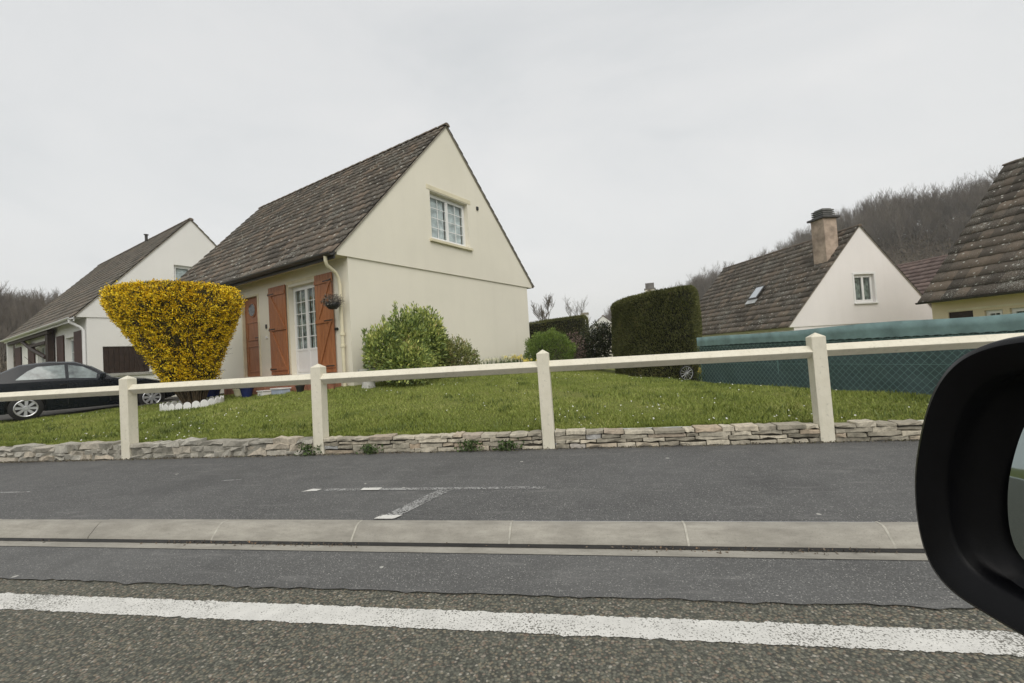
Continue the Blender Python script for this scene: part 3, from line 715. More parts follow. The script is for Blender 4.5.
# ------------------------------------------------------------------ green screened fence
FA = Vector((2.21, 10.05, 0)); FD = Vector((.41, -.912, 0)).normalized(); FL = 5.35
fz0, fz1 = .22, 1.175
gf = empty('green_mesh_fence', (FA.x, FA.y, 0), math.atan2(FD.y, FD.x), 'wire mesh fence screened with blue-green netting beside the lawn', 'fence')
def net_mat():
    m, t, b = nt('green_netting'); v = coord(t)
    n1 = noise(t, coord(t, 'Object', (1, 1, 6)), 2.0, 5, .6); wv = noise(t, coord(t, 'Object', (60, 60, 3)), 3, 2)
    col = ramp(t, n1, [(.3, (.060, .100, .102)), (.7, (.095, .150, .150))])
    col = mixc(t, ramp(t, wv, [(.4, (0,) * 3), (.7, (.5,) * 3)]), col, (.03, .055, .06))
    t.links.new(col, b.inputs['Base Color']); b.inputs['Roughness'].default_value = .7; return m
M['netting'] = net_mat(); M['wire'] = plain('green_wire', (.16, .27, .26), .4, .1)
M['nettop'] = plain('faded_green_netting', (.19, .29, .285), .75, .18, 4)
# netting sheet, gently billowing
nx = 160; nz = 14; U = np.linspace(.03, FL, nx); Zz = np.linspace(0, 1, nz); UU, ZZ = np.meshgrid(U, Zz)
sag = .012 * np.sin(UU * 2.3) - .01 * np.abs(np.sin(UU * pi / 2.0))
YY = .018 * np.sin(UU * 3.1 + ZZ * 2) + .012 * np.sin(UU * 9 + ZZ * 5) + .03
VV = np.stack([UU, YY, fz0 - .12 + (fz1 - fz0 + .10) * ZZ + sag * ZZ], -1).reshape(-1, 3); i = (np.arange(nz - 1)[:, None] * nx + np.arange(nx - 1)[None]).ravel()
np_mesh('netting', VV, np.stack([i, i + 1, i + nx + 1, i + nx], 1), M['netting'], gf, smooth=True)
# folded top band with scalloped lower hem
nx = 420; U = np.linspace(.03, FL, nx); topz = fz1 + .012 * np.sin(U * 2.3) - .01 * np.abs(np.sin(U * pi / 2)); hem = fz1 - .185 + .010 * np.abs(np.sin(U * 26 + np.sin(U * 3))) + .01 * np.sin(U * 1.1)
yb_ = -.012 + .010 * np.sin(U * 3.1) + .006 * np.sin(U * 17)
Va = np.stack([U, yb_ - .012, hem], 1); Vb = np.stack([U, yb_ - .012, (hem + topz) / 2], 1); Vc = np.stack([U, yb_ - .010, topz + .008], 1); Vd = np.stack([U, yb_ + .012, topz - .004], 1)
j = np.arange(nx - 1); np_mesh('top_band', np.concatenate([Va, Vb, Vc, Vd]), np.concatenate([np.stack([r * nx + j, r * nx + j + 1, (r + 1) * nx + j + 1, (r + 1) * nx + j], 1) for r in range(3)]), M['nettop'], gf, smooth=True)
# chain link diamonds
cl = MB(); pitch = .095; zlo, zhi = fz0 - .02, fz1 - .19
xw = -1.0
vs = []; fs = []
def thin(a, b, r=.0032):
    a, b = Vector(a), Vector(b); t = (b - a).normalized(); s1 = Vector((0, 1, 0)); s2 = t.cross(s1)
    n0 = len(vs); 
    for p_ in (a, b):
        for w in range(3): vs.append(p_ + (s1 * cos(w * 2.094) + s2 * sin(w * 2.094)) * r)
    for w in range(3): fs.append((n0 + w, n0 + (w + 1) % 3, n0 + 3 + (w + 1) % 3, n0 + 3 + w))
x = -1.0
while x < FL + 1:
    for s in (1, -1):
        x0_, z0_, x1_, z1_ = x, zlo, x + s * (zhi - zlo), zhi
        # clip to 0..FL
        def cl_(xa, za, xb, zb):
            if xa > xb: xa, za, xb, zb = xb, zb, xa, za
            if xb < 0 or xa > FL: return None
            if xa < 0: za += (zb - za) * (0 - xa) / (xb - xa); xa = 0
            if xb > FL: zb = za + (zb - za) * (FL - xa) / (xb - xa); xb = FL
            return (xa, -.005, za), (xb, -.005, zb)
        r_ = cl_(x0_, z0_, x1_, z1_)
        if r_: thin(*r_)
    x += pitch
for zz in (fz0 + .02, (fz0 + fz1) / 2 - .06, fz1 - .21): thin((0, -.01, zz), (FL, -.01, zz), .0035)
MB().add(vs, fs).build('chain_link', M['wire'], gf)
for u_ in (.03, 2.0, 3.9, 5.3):
    MB().tube([(u_, .07, -.1), (u_, .07, fz1 + .0)], .022, 8).build('post', M['wire'], gf)

# ------------------------------------------------------------------ foliage tools
def rand_dirs(n):
    v = RNG.standard_normal((n, 3)); return v / np.linalg.norm(v, axis=1)[:, None]
def leaves(name, P, Nrm, ln, wd, mat, parent=None, spread=.7, up=.0, jit=.35, droop=0):
    """one folded leaf (4-vertex kite) per point; Nrm: preferred growth direction"""
    n = len(P); D = Nrm + rand_dirs(n) * spread; D[:, 2] += up; D /= np.linalg.norm(D, axis=1)[:, None]
    A = np.cross(D, rand_dirs(n)); A /= np.linalg.norm(A, axis=1)[:, None] + 1e-9; Bn = np.cross(D, A)
    l = ln * RNG.uniform(1 - jit, 1 + jit, (n, 1)); w = wd * RNG.uniform(1 - jit, 1 + jit, (n, 1))
    V = np.stack([P, P + D * l * .5 + A * w * .5 + Bn * w * .12, P + D * l, P + D * l * .5 - A * w * .5 + Bn * w * .12], 1).reshape(-1, 3)
    F = np.arange(4 * n).reshape(-1, 4)
    return np_mesh(name, V, F, mat, parent)
def twigs(name, segs, mat, parent=None):
    """segs: array (n,8): a xyz, b xyz, ra, rb -> 3-sided tapered sticks"""
    s = np.asarray(segs, float); a, b, ra, rb = s[:, :3], s[:, 3:6], s[:, 6:7], s[:, 7:8]; t = b - a; t /= np.linalg.norm(t, axis=1)[:, None] + 1e-9
    h = np.where(np.abs(t[:, 2:3]) > .9, np.array([[1., 0, 0]]), np.array([[0, 0, 1.]])); u = np.cross(t, h); u /= np.linalg.norm(u, axis=1)[:, None]; w = np.cross(t, u)
    ring = [(u * cos(q_) + w * sin(q_)) for q_ in (0, 2.094, 4.189)]
    V = np.stack([a + r * ra for r in ring] + [b + r * rb for r in ring], 1).reshape(-1, 3); base = np.arange(len(s))[:, None] * 6
    F = np.concatenate([base + np.array([[q_, (q_ + 1) % 3, 3 + (q_ + 1) % 3, 3 + q_]]) for q_ in range(3)])
    if name is None: return V, F
    return np_mesh(name, V, F, mat, parent)

def branch_tree(h, seed, levels=4, spread=.55, r0=None, first=.28, upb=.25, kids=(3, 5)):
    """bare tree skeleton as tapered sticks"""
    rg = random.Random(seed); segs = []
    def grow(p, d, L, r, lv):
        n_ = 3 if lv < levels else 2; q_ = p.copy(); dd = d.copy(); pts = [q_.copy()]
        for k_ in range(n_):
            dd = (dd + Vector((rg.gauss(0, .12), rg.gauss(0, .12), rg.gauss(0, .08) + upb * .12))).normalized(); q2 = q_ + dd * L / n_
            ra = r * (1 - .5 * k_ / n_); rb = r * (1 - .5 * (k_ + 1) / n_)
            segs.append((*q_, *q2, ra, rb)); q_ = q2; pts.append(q_.copy())
        if lv >= levels: return
        for c in range(rg.randint(*kids) + (2 if lv == 0 else 0)):
            f = rg.uniform(first if lv == 0 else .25, 1); i_ = min(n_ - 1, int(f * n_)); pp = pts[i_].lerp(pts[i_ + 1], f * n_ - i_)
            az = rg.uniform(0, 2 * pi); side = Vector((cos(az), sin(az), 0)); nd = (dd * (1 - spread) + side * spread + Vector((0, 0, upb))).normalized()
            grow(pp, nd, L * rg.uniform(.45, .65), r * .5, lv + 1)
    r0 = r0 or h * .018
    grow(Vector((0, 0, 0)), Vector((0, 0, 1)), h * .62, r0, 0)
    return np.array(segs)

# ------------------------------------------------------------------ hedges
M['hedge'] = leaf_mat('clipped_conifer', [(0, (.050, .052, .020)), (.35, (.095, .102, .036)), (.65, (.135, .145, .046)), (.85, (.18, .17, .062)), (1, (.20, .145, .065))], .7, 2.2, .35)
M['hedgecore'] = plain('hedge_dark_core', (.012, .013, .006), .95, .3, 6)  # near-black solid core behind the hedge leaves
def clipped_hedge(name, label, path, z_base, top_fn, n, wall_h_round=.10, mat=M['hedge'], ln=.05, wd=.018):
    """path: closed plan outline (list of xy) smoothed; vertical clipped faces"""
    root = empty(name, (path[0][0], path[0][1], z_base), 0, label, 'hedge')
    P = np.array(path, float)
    for _ in range(3):
        Q = np.empty((len(P) * 2, 2)); R_ = np.roll(P, -1, 0); Q[0::2] = P * .8 + R_ * .2; Q[1::2] = P * .2 + R_ * .8; P = Q
    seg = np.roll(P, -1, 0) - P; sl = np.hypot(*seg.T); per = sl.sum(); nrm = np.stack([seg[:, 1], -seg[:, 0]], 1) / sl[:, None]
    area = .5 * np.sum(P[:, 0] * np.roll(P[:, 1], -1) - np.roll(P[:, 0], -1) * P[:, 1])
    if area < 0: nrm = -nrm
    c0 = P.mean(0)
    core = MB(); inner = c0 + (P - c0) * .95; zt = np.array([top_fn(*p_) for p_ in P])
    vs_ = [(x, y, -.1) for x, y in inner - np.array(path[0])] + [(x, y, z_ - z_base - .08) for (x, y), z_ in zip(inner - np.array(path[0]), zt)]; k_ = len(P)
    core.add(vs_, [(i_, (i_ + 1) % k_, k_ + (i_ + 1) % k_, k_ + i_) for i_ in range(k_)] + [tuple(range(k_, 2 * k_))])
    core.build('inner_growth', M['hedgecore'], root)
    H = zt.mean() - z_base
    # side points
    ns = int(n * .8); idx = RNG.choice(k_, ns, p=sl / per); t = RNG.random(ns)[:, None]; xy = P[idx] + seg[idx] * t; zz = z_base + (np.array([top_fn(*p_) for p_ in xy[:1]])[0] - z_base) * 0 + RNG.random(ns) * (zt[idx] - z_base)
    rdz = np.clip((zz - (zt[idx] - wall_h_round)) / wall_h_round, 0, 1); wob = .02 * np.sin(xy[:, 0] * 5 + zz * 4) + .015 * np.sin(zz * 9 + xy[:, 1] * 7)
    xy2 = xy + nrm[idx] * (wob - rdz ** 2 * wall_h_round * .6 - RNG.random(ns) ** 2 * .05)[:, None]
    Pt = np.stack([xy2[:, 0], xy2[:, 1], zz], 1); Nn = np.stack([nrm[idx, 0], nrm[idx, 1], rdz * .8], 1)
    # top points
    ntp = n - ns; a_ = RNG.random(ntp)[:, None] ** .5; idx2 = RNG.integers(0, k_, ntp); xy = c0 + (P[idx2] + seg[idx2] * RNG.random((ntp, 1)) - c0) * a_ * .98
    zt2 = np.array([top_fn(*p_) for p_ in xy]) - RNG.random(ntp) ** 2 * .04
    Pt = np.concatenate([Pt, np.stack([xy[:, 0], xy[:, 1], zt2], 1)]); Nn = np.concatenate([Nn, np.tile([[0, 0, 1.]], (ntp, 1))])
    Pt -= np.array([path[0][0], path[0][1], z_base]); Nn = Nn * .5; Nn[:, 2] += .5
    leaves('foliage', Pt, Nn, ln, wd, mat, root, spread=.45)
    return root
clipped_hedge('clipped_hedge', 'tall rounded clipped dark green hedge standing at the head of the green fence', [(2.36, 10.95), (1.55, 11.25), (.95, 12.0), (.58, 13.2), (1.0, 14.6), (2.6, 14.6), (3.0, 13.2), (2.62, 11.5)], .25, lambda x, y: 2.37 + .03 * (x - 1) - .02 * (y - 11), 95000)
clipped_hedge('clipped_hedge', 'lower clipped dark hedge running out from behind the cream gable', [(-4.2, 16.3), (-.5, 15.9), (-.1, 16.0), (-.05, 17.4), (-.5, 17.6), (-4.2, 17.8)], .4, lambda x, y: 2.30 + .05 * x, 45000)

def bush(name, label, loc, blobs, n, ln, wd, mat, cat='bush', spread=.8, up=.3, core=True, depth=.35, stems=14, group=None, leafname='foliage'):
    """blobs: list of (dx,dy,dz,rx,ry,rz); leaves grow through the outer shell of every lobe"""
    root = empty(name, loc, 0, label, cat, group)
    B = np.array(blobs, float); vol = (B[:, 3] * B[:, 4] * B[:, 5]) ** .67; idx = RNG.choice(len(B), n, p=vol / vol.sum())
    D = rand_dirs(n); r = 1 - RNG.random(n) ** 1.6 * depth; lump = 1 + .10 * np.sin(D[:, 0] * 9 + idx) * np.sin(D[:, 2] * 8 + idx * 2) + .06 * RNG.standard_normal(n)
    P = B[idx, :3] + D * B[idx, 3:] * (r * lump)[:, None]; keep = P[:, 2] > .02
    P = P[keep]; D = D[keep]
    leaves(leafname, P, D * .8, ln, wd, mat, root, spread=spread, up=up)
    sg = []
    for k_ in range(stems):
        b_ = B[RNG.integers(0, len(B))]; tip = b_[:3] + rand_dirs(1)[0] * b_[3:] * .85; tip[2] = max(tip[2], .15); base = np.array([B[:, 0].mean() + RNG.normal(0, .08), B[:, 1].mean() + RNG.normal(0, .08), 0]); mid = (base + tip) / 2 + RNG.normal(0, .05, 3)
        sg += [(*base, *mid, .014, .010), (*mid, *tip, .010, .004)]
    twigs('stems', sg, M['bark'], root)
    return root

M['laurel'] = leaf_mat('glossy_shrub_leaves', [(0, (.045, .075, .028)), (.3, (.13, .185, .055)), (.5, (.26, .33, .09)), (.75, (.50, .54, .15)), (1, (.52, .42, .17))], .4, 2.0, .5)
M['olive'] = leaf_mat('reddish_shrub_leaves', [(0, (.075, .09, .035)), (.4, (.21, .24, .085)), (.7, (.32, .32, .11)), (.9, (.40, .25, .13)), (1, (.38, .32, .13))], .5, 2.5, .4)
gb = lambda t_, o_: (-5.02 + .406 * t_ + .914 * o_, 8.88 + .914 * t_ - .406 * o_)
bx, by = gb(1.2, .95); bz_ = gz(bx, by)
def lo(t_, o_, z_):
    x_, y_ = gb(t_, o_); return (x_ - bx, y_ - by, z_)
bush('shrub', 'large mixed green leafy shrub against the cream gable wall', (bx, by, bz_ - .02), [(*lo(.75, .85, .85), .50, .50, .72), (*lo(1.3, .8, 1.00), .50, .50, .66), (*lo(.22, .75, .80), .34, .34, .46), (*lo(-.0, .75, .62), .20, .28, .46), (*lo(.5, 1.1, .42), .58, .5, .45), (*lo(1.65, .75, .70), .40, .40, .56)], 17000, .085, .034, M['laurel'], spread=.7, up=.5, depth=.5)
sx, sy = gb(2.25, .9)
bush('shrub', 'lower reddish tinted shrub at the right foot of the big gable shrub', (sx, sy, gz(sx, sy) - .02), [(0, 0, .45, .48, .48, .50), (.18, .30, .35, .36, .36, .36), (-.25, -.3, .55, .36, .36, .42)], 6000, .075, .028, M['olive'], spread=.7, up=.6, depth=.5)
# upright flowering tips on the shrub
sg = []; tipP = []
for t_, o_, z_ in ((.62, .7, 1.72), (.95, .7, 1.66), (1.25, .65, 1.70), (2.0, .7, 1.30), (.3, .7, 1.42), (1.6, .7, 1.50), (-.2, .7, 1.14)):
    a = np.array(lo(t_, o_, z_ - .35)); b = np.array(lo(t_, o_, z_)); sg.append((*a, *b, .008, .004))
    for k_ in range(70): tipP.append(a * .25 + b * .75 + (b - a) * RNG.uniform(-.55, .35) + RNG.normal(0, .025, 3))
shr = [o for o in bpy.data.objects if o.name == 'shrub'][0]
twigs('upright_shoots', sg, M['bark'], shr)
leaves('shoot_leaves', np.array(tipP), np.tile([[0, 0, 1.]], (len(tipP), 1)), .08, .022, M['laurel'], shr, spread=.5)

M['ball'] = leaf_mat('bright_green_needles', [(0, (.05, .09, .016)), (.5, (.14, .21, .042)), (1, (.25, .32, .065))], .55, 3, .3)
bush('round_bush', 'round bright green clipped bush in front of the low hedge', (-1.22, 13.4, gz(-1.22, 13.4)), [(0, 0, .50, .72, .70, .64)], 15000, .06, .016, M['ball'], depth=.18, spread=.6, up=.6)
M['pink'] = leaf_mat('pinkish_twig_blossom', [(0, (.08, .055, .045)), (.5, (.17, .115, .10)), (1, (.34, .25, .22))], .7, 3, .3)
bush('blossom_shrub', 'small pinkish budding shrub right of the round green bush', (-.50, 14.0, gz(-.5, 14)), [(0, 0, .62, .36, .36, .55), (-.2, 0, .45, .3, .3, .4)], 1500, .05, .03, M['pink'], depth=.7, stems=26)
M['mixed'] = leaf_mat('dark_mixed_shrub', [(0, (.014, .018, .010)), (.55, (.035, .045, .020)), (.85, (.09, .10, .05)), (.93, (.28, .17, .15)), (1, (.35, .30, .24))], .55, 2.5, .3)
bush('variegated_shrub', 'dark loose shrub with pink tips filling the gap between the hedges', (.15, 14.8, gz(.15, 14.8)), [(0, 0, .75, .52, .5, .75), (.35, .1, .95, .36, .36, .55), (-.3, .1, .55, .4, .4, .5)], 8000, .07, .035, M['mixed'], depth=.6)
# daffodil clumps and pale border plants along the gable foot
M['daff'] = plain('daffodil_yellow', (.72, .58, .10), .6, .1); M['palefl'] = plain('pale_cream_petals', (.72, .70, .50), .6, .1)
M['strap'] = leaf_mat('strap_leaves', [(0, (.035, .06, .02)), (1, (.11, .16, .05))], .5, 4, .3)
def flower_clump(name, label, x, y, r, n, h, petal, parent_group=None, head=.035):
    root = empty(name, (x, y, gz(x, y)), 0, label, 'flowers', parent_group)
    nl = n * 7; a = RNG.random((nl, 2)) * 2 - 1; P = np.stack([a[:, 0] * r, a[:, 1] * r * .7, a[:, 0] * 0], 1)
    leaves('leaf_tuft', P, np.tile([[0, 0, 1.]], (nl, 1)), h * .9, .018, M['strap'], root, spread=.28)
    fl_ = MB()
    for k_ in range(n):
        px_, py_ = RNG.uniform(-r, r), RNG.uniform(-r, r) * .7; hz = h * RNG.uniform(.75, 1.1)
        d_ = Vector((RNG.uniform(-.6, .9), -1, RNG.uniform(-.1, .3))).normalized(); side = d_.cross(Vector((0, 0, 1))).normalized(); upv = side.cross(d_); c_ = Vector((px_, py_, hz))
        vs_ = [c_ + d_ * .012]; 
        for q_ in range(6):
            w = q_ * pi / 3; vs_ += [c_ + (side * cos(w - .35) + upv * sin(w - .35)) * head * .55, c_ + (side * cos(w) + upv * sin(w)) * head, c_ + (side * cos(w + .35) + upv * sin(w + .35)) * head * .55]
        fl_.add(vs_, [(0, 1 + 3 * q_, 2 + 3 * q_, 3 + 3 * q_) for q_ in range(6)])
    fl_.build('flower_heads', petal, root)
    return root
def border(x, y, r, n, h, petal, label, head=.035):
    return flower_clump('flower_clump', label, x, y, r, n, h, petal, None, head)
p_ = gb(3.9, 1.0); border(p_[0], p_[1], .38, 22, .40, M['palefl'], 'pale cream flower clump at the foot of the gable beside the reddish shrub', .05)
p_ = gb(4.6, .9); border(p_[0], p_[1], .30, 14, .42, M['palefl'], 'second pale flower clump from the reddish shrub along the gable foot', .045)
border(-2.12, 12.75, .32, 18, .40, M['daff'], 'yellow daffodil clump left of the round green bush', .06)
border(-1.55, 12.3, .30, 16, .34, M['daff'], 'low daffodil clump in front of the round green bush', .055)
border(-.55, 13.0, .45, 26, .30, M['palefl'], 'low whitish flower patch right of the round green bush', .035)
border(-4.75, 8.25, .12, 0, .22, M['palefl'], 'small green plant tuft at the front corner of the cream house') if False else None

# ------------------------------------------------------------------ forsythia
M['yel'] = leaf_mat('forsythia_flowers', [(0, (.74, .47, .012)), (.4, (.92, .62, .016)), (.8, (.93, .72, .035)), (1, (.94, .80, .10))], .6, 4, .25)
M['ftwig'] = plain('forsythia_twigs', (.085, .062, .035), .9, .35, 10)
M['fgreen'] = leaf_mat('forsythia_young_leaves', [(0, (.030, .030, .012)), (.6, (.075, .075, .022)), (1, (.15, .14, .035))], .6, 4, .3)
FX, FY = -8.70, 8.62; FZ = gz(FX, FY)
fo = empty('forsythia', (FX, FY, FZ), 0, 'big yellow flowering bush clipped into an upturned cone', 'bush')
LEAN = -.16
def f_rad(z):   # radius by height above ground
    return np.interp(z, [0, .35, .55, 1.0, 1.55, 2.05, 2.35, 2.56, 2.66], [.20, .34, .49, .68, .96, 1.23, 1.32, 1.26, 1.02])
SXF, SYF = 1.0, .88
# stems fanning out from the foot
sg = []
for k_ in range(150):
    a = RNG.uniform(0, 2 * pi); rr = RNG.random() ** .5; zt = RNG.uniform(1.2, 2.6); tip = np.array([cos(a) * rr * f_rad(zt) * .97 + LEAN * zt, sin(a) * rr * f_rad(zt) * .97 * SYF, zt]); b0 = np.array([cos(a) * rr * .16, sin(a) * rr * .16, 0])
    m1 = b0 + (tip - b0) * .35 + RNG.normal(0, .04, 3); m1[2] = max(m1[2], .1) + .12; m2 = b0 + (tip - b0) * .7 + RNG.normal(0, .05, 3)
    r0_ = RNG.uniform(.010, .024); sg += [(*b0, *m1, r0_, r0_ * .75), (*m1, *m2, r0_ * .75, r0_ * .5), (*m2, *tip, r0_ * .5, .003)]
    for _ in range(9):
        f = RNG.uniform(.35, 1); q0 = b0 + (tip - b0) * f; q1 = q0 + rand_dirs(1)[0] * .28 + [0, 0, .12]; sg.append((*q0, *q1, .005, .002))
twigs('stems', sg, M['ftwig'], fo)
ic = MB(); zs_ = np.linspace(.45, 2.55, 16); kk = 28; vs_ = []
for z_ in zs_:
    for q_ in range(kk):
        a = 2 * pi * q_ / kk; r_ = (f_rad(z_) - .17) * (1 + .05 * sin(q_ * 5.1 + z_ * 7) + .04 * sin(q_ * 2.3 - z_ * 11)); vs_.append((cos(a) * r_ + LEAN * z_, sin(a) * r_ * SYF, z_))
ic.add(vs_, [(i_ * kk + q_, i_ * kk + (q_ + 1) % kk, (i_ + 1) * kk + (q_ + 1) % kk, (i_ + 1) * kk + q_) for i_ in range(15) for q_ in range(kk)] + [tuple(range(kk)), tuple(range(15 * kk, 16 * kk))])
ic.build('inner_growth', plain('inner_twig_mass', (.085, .066, .030), .95, .5, 14, bumpk=.6), fo)
def f_surface(n, inset):
    z = RNG.uniform(.40, 2.64, n * 3); keep = RNG.random(n * 3) < f_rad(z) / 1.30; z = z[keep][:n]; n = len(z); a = RNG.uniform(0, 2 * pi, n)
    r = f_rad(z) - inset * RNG.random(n) ** 1.5
    return np.stack([np.cos(a) * r + LEAN * z, np.sin(a) * r * SYF, z], 1), np.stack([np.cos(a), np.sin(a), np.full(n, .3)], 1)
def f_top(n):
    a = RNG.uniform(0, 2 * pi, n); r = RNG.random(n) ** .5 * 1.24; z = 2.56 + .20 * (1 - (r / 1.24) ** 2) - .08 * RNG.random(n) ** 2
    return np.stack([np.cos(a) * r + LEAN * z, np.sin(a) * r * SYF, z], 1), np.tile([[0, 0, 1.]], (n, 1))
# flower sprigs: clusters thin out in dark gaps
def sprigs(n, per, P, Nn, sp):
    C_ = np.repeat(P, per, 0) + RNG.normal(0, sp, (len(P) * per, 3)); return C_, np.repeat(Nn, per, 0)
P, Nn = f_surface(8500, .17)
hole = .55 * np.sin(P[:, 0] * 4.1 + 1.3) * np.sin(P[:, 2] * 4.6 + .5) + .8 * np.sin(P[:, 0] * 9.3 + P[:, 2] * 6.1 + P[:, 1] * 5) + .5 * np.sin(P[:, 2] * 13 + P[:, 0] * 11)
dens = np.clip(.82 - .42 * hole, .05, 1) * np.interp(P[:, 2], [.4, 1.2, 2.5, 2.8], [.75, .85, 1.0, 1.4]); kp = RNG.random(len(P)) < dens
Pa, Na = sprigs(0, 9, P[kp], Nn[kp], .026)
leaves('flowers', Pa, Na, .034, .027, M['yel'], fo, spread=.9, up=.3)
P, Nn = f_top(900); Pb, Nb = sprigs(0, 5, P, Nn, .03); kp = RNG.random(len(Pb)) < .45
leaves('flowers', Pb[kp], Nb[kp], .032, .024, M['yel'], fo, spread=.9, up=.3)
P, Nn = f_surface(14000, .16); leaves('young_leaves', P, Nn, .045, .02, M['fgreen'], fo, spread=.8, up=.4)
P, Nn = f_top(3500); leaves('young_leaves', P, Nn, .05, .016, M['fgreen'], fo, spread=.7, up=.5)

P, Nn = f_surface(420, .02); sgs = []; fpts = []
for p_q, n_q in zip(P, Nn):
    d_q = n_q + np.array([0, 0, .7]) + RNG.normal(0, .3, 3); d_q /= np.linalg.norm(d_q); L_q = RNG.uniform(.05, .16); sgs.append((*p_q, *(p_q + d_q * L_q), .003, .0015))
    for f_q in np.arange(.1, 1.05, .18): fpts += [p_q + d_q * L_q * f_q + RNG.normal(0, .008, 3) for _ in range(2)]
twigs('sprays', sgs, M['ftwig'], fo); leaves('shoot_flowers', np.array(fpts), np.tile([[0, 0, .5]], (len(fpts), 1)), .03, .022, M['yel'], fo, spread=1)
# scalloped white edging round its foot
se = empty('scalloped_edging', (FX + .10, FY - .15, gz(FX + .10, FY - .15)), 0, 'white scalloped plastic edging round the foot of the yellow bush', 'edging')
ed = MB(); ns_ = 12
for k_ in range(ns_ * 2):
    a = 2 * pi * k_ / (ns_ * 2); rx, ry = .62, .50; c_ = Vector((cos(a) * rx, sin(a) * ry, 0)); tdir = Vector((-sin(a) * rx, cos(a) * ry, 0)).normalized(); nd = Vector((tdir.y, -tdir.x, 0))
    w = .070; pl = [(-w, -.05), (w, -.05), (w, .10), (w * .75, .135), (w * .35, .155), (0, .16), (-w * .35, .155), (-w * .75, .135), (-w, .10)]
    Mx = Matrix.Identity(4)
    for r_ in range(3): Mx[r_][0] = tdir[r_]; Mx[r_][1] = (0, 0, 1)[r_]; Mx[r_][2] = nd[r_]; Mx[r_][3] = c_[r_]
    dz = gz(FX + .10 + c_.x, FY - .15 + c_.y) - gz(FX + .10, FY - .15); Mx[2][3] += dz
    ed.prism(pl, -.01, .01, Mx)
eo = ed.build('scallops', M['white'], se, bevel=.003)

# ------------------------------------------------------------------ pots and things by the door
def at_h1(y, x, z=None):
    c, s = math.cos(G66), math.sin(G66); wx, wy = H1x + c * x - s * y, H1y + s * x + c * y
    return (wx, wy, gz(wx, wy) if z is None else z)
def pot(name, label, loc, r, h, mat, plant=None, cat='plant pot', group=None):
    root = empty(name, loc, 0, label, cat, group)
    MB().lathe([(r * .68, 0), (r * .98, h * .85), (r * 1.08, h * .86), (r * 1.08, h), (r * .9, h), (r * .86, h * .86), (0, h * .85)], k=20).build('pot', mat, root, smooth=True, angle=35)
    if plant:
        n_, lh, m_ = plant; P = np.stack([RNG.normal(0, r * .45, n_), RNG.normal(0, r * .45, n_), np.full(n_, h * .9) + RNG.random(n_) * lh * .7], 1)
        leaves('plant', P, np.tile([[0, 0, .8]], (n_, 1)), .09, .03, m_, root, spread=.8, up=.3)
    return root
M['grey_pl'] = leaf_mat('grey_green_leaves', [(0, (.06, .065, .055)), (.6, (.13, .14, .115)), (1, (.22, .23, .19))], .6, 4, .3)
pot('plant_pot', 'blue glazed pot with grey plant left of the front door', at_h1(4.75, -.75), .19, .26, M['pot_blue'], (160, .25, M['grey_pl']))
pot('plant_pot', 'blue glazed pot standing between the front door and left shutter', at_h1(3.05, -.72), .15, .24, M['pot_blue'], (30, .05, M['strap']))
pot('plant_pot', 'cream pot between the two blue pots near the front door', at_h1(3.55, -.66), .13, .2, M['palefl'], (60, .1, M['strap']))
pot('plant_pot', 'small dark pot below the right shutter', at_h1(.98, -.62), .09, .15, M['iron'], (40, .08, M['strap']))
pot('plant_pot', 'small terracotta pot with green plant at the house corner downpipe', at_h1(.18, -.42), .10, .14, M['terracotta'], (90, .14, M['strap']))
def crate(label, loc, w, h, d_, mat):
    root = empty('plastic_crate', loc, G66, label, 'crate')
    MB().box(-d_ / 2, d_ / 2, -w / 2, w / 2, 0, .012).box(-d_ / 2, -d_ / 2 + .012, -w / 2, w / 2, .012, h).box(d_ / 2 - .012, d_ / 2, -w / 2, w / 2, .012, h).box(-d_ / 2 + .012, d_ / 2 - .012, -w / 2, -w / 2 + .012, .012, h).box(-d_ / 2 + .012, d_ / 2 - .012, w / 2 - .012, w / 2, .012, h).build('box', mat, root, bevel=.003)
    MB().box(-d_ / 2 - .02, d_ / 2 + .02, -w / 2 - .02, w / 2 + .02, h * .82, h).build('rim', M['white'], root, bevel=.004)
M['pale_blue'] = plain('pale_blue_plastic', (.42, .48, .60), .4, .1)
crate('pale bluish plastic trough below the glazed door', at_h1(1.75, -.62), .42, .14, .2, M['pale_blue'])
crate('small white trough beside the bluish one under the glazed door', at_h1(2.45, -.62), .22, .12, .2, M['white'])

# hanging basket by the downpipe
hb = empty('hanging_basket', at_h1(.16, -.30, 2.38), 0, 'dried up hanging basket by the right shutter', 'hanging basket')
MB().lathe([(.0, -.14), (.08, -.13), (.14, -.06), (.15, 0), (0, .0)], k=16).build('basket', M['iron'], hb, smooth=True)
P = rand_dirs(900) * np.array([.23, .23, .13]) * (RNG.random((900, 1)) ** .4); P[:, 2] += .05
M['dry'] = leaf_mat('dried_plant', [(0, (.07, .06, .05)), (.6, (.15, .13, .11)), (1, (.26, .24, .20))], .8, 5, .2)
leaves('dried_plant', P, rand_dirs(900) * .5, .06, .012, M['dry'], hb, spread=1)
MB().tube([(0, 0, .0), (0, .0, .45)], .006, 6).tube([(0, 0, .45), (.10, -.25, .47)], .010, 6).build('bracket', M['iron'], hb)

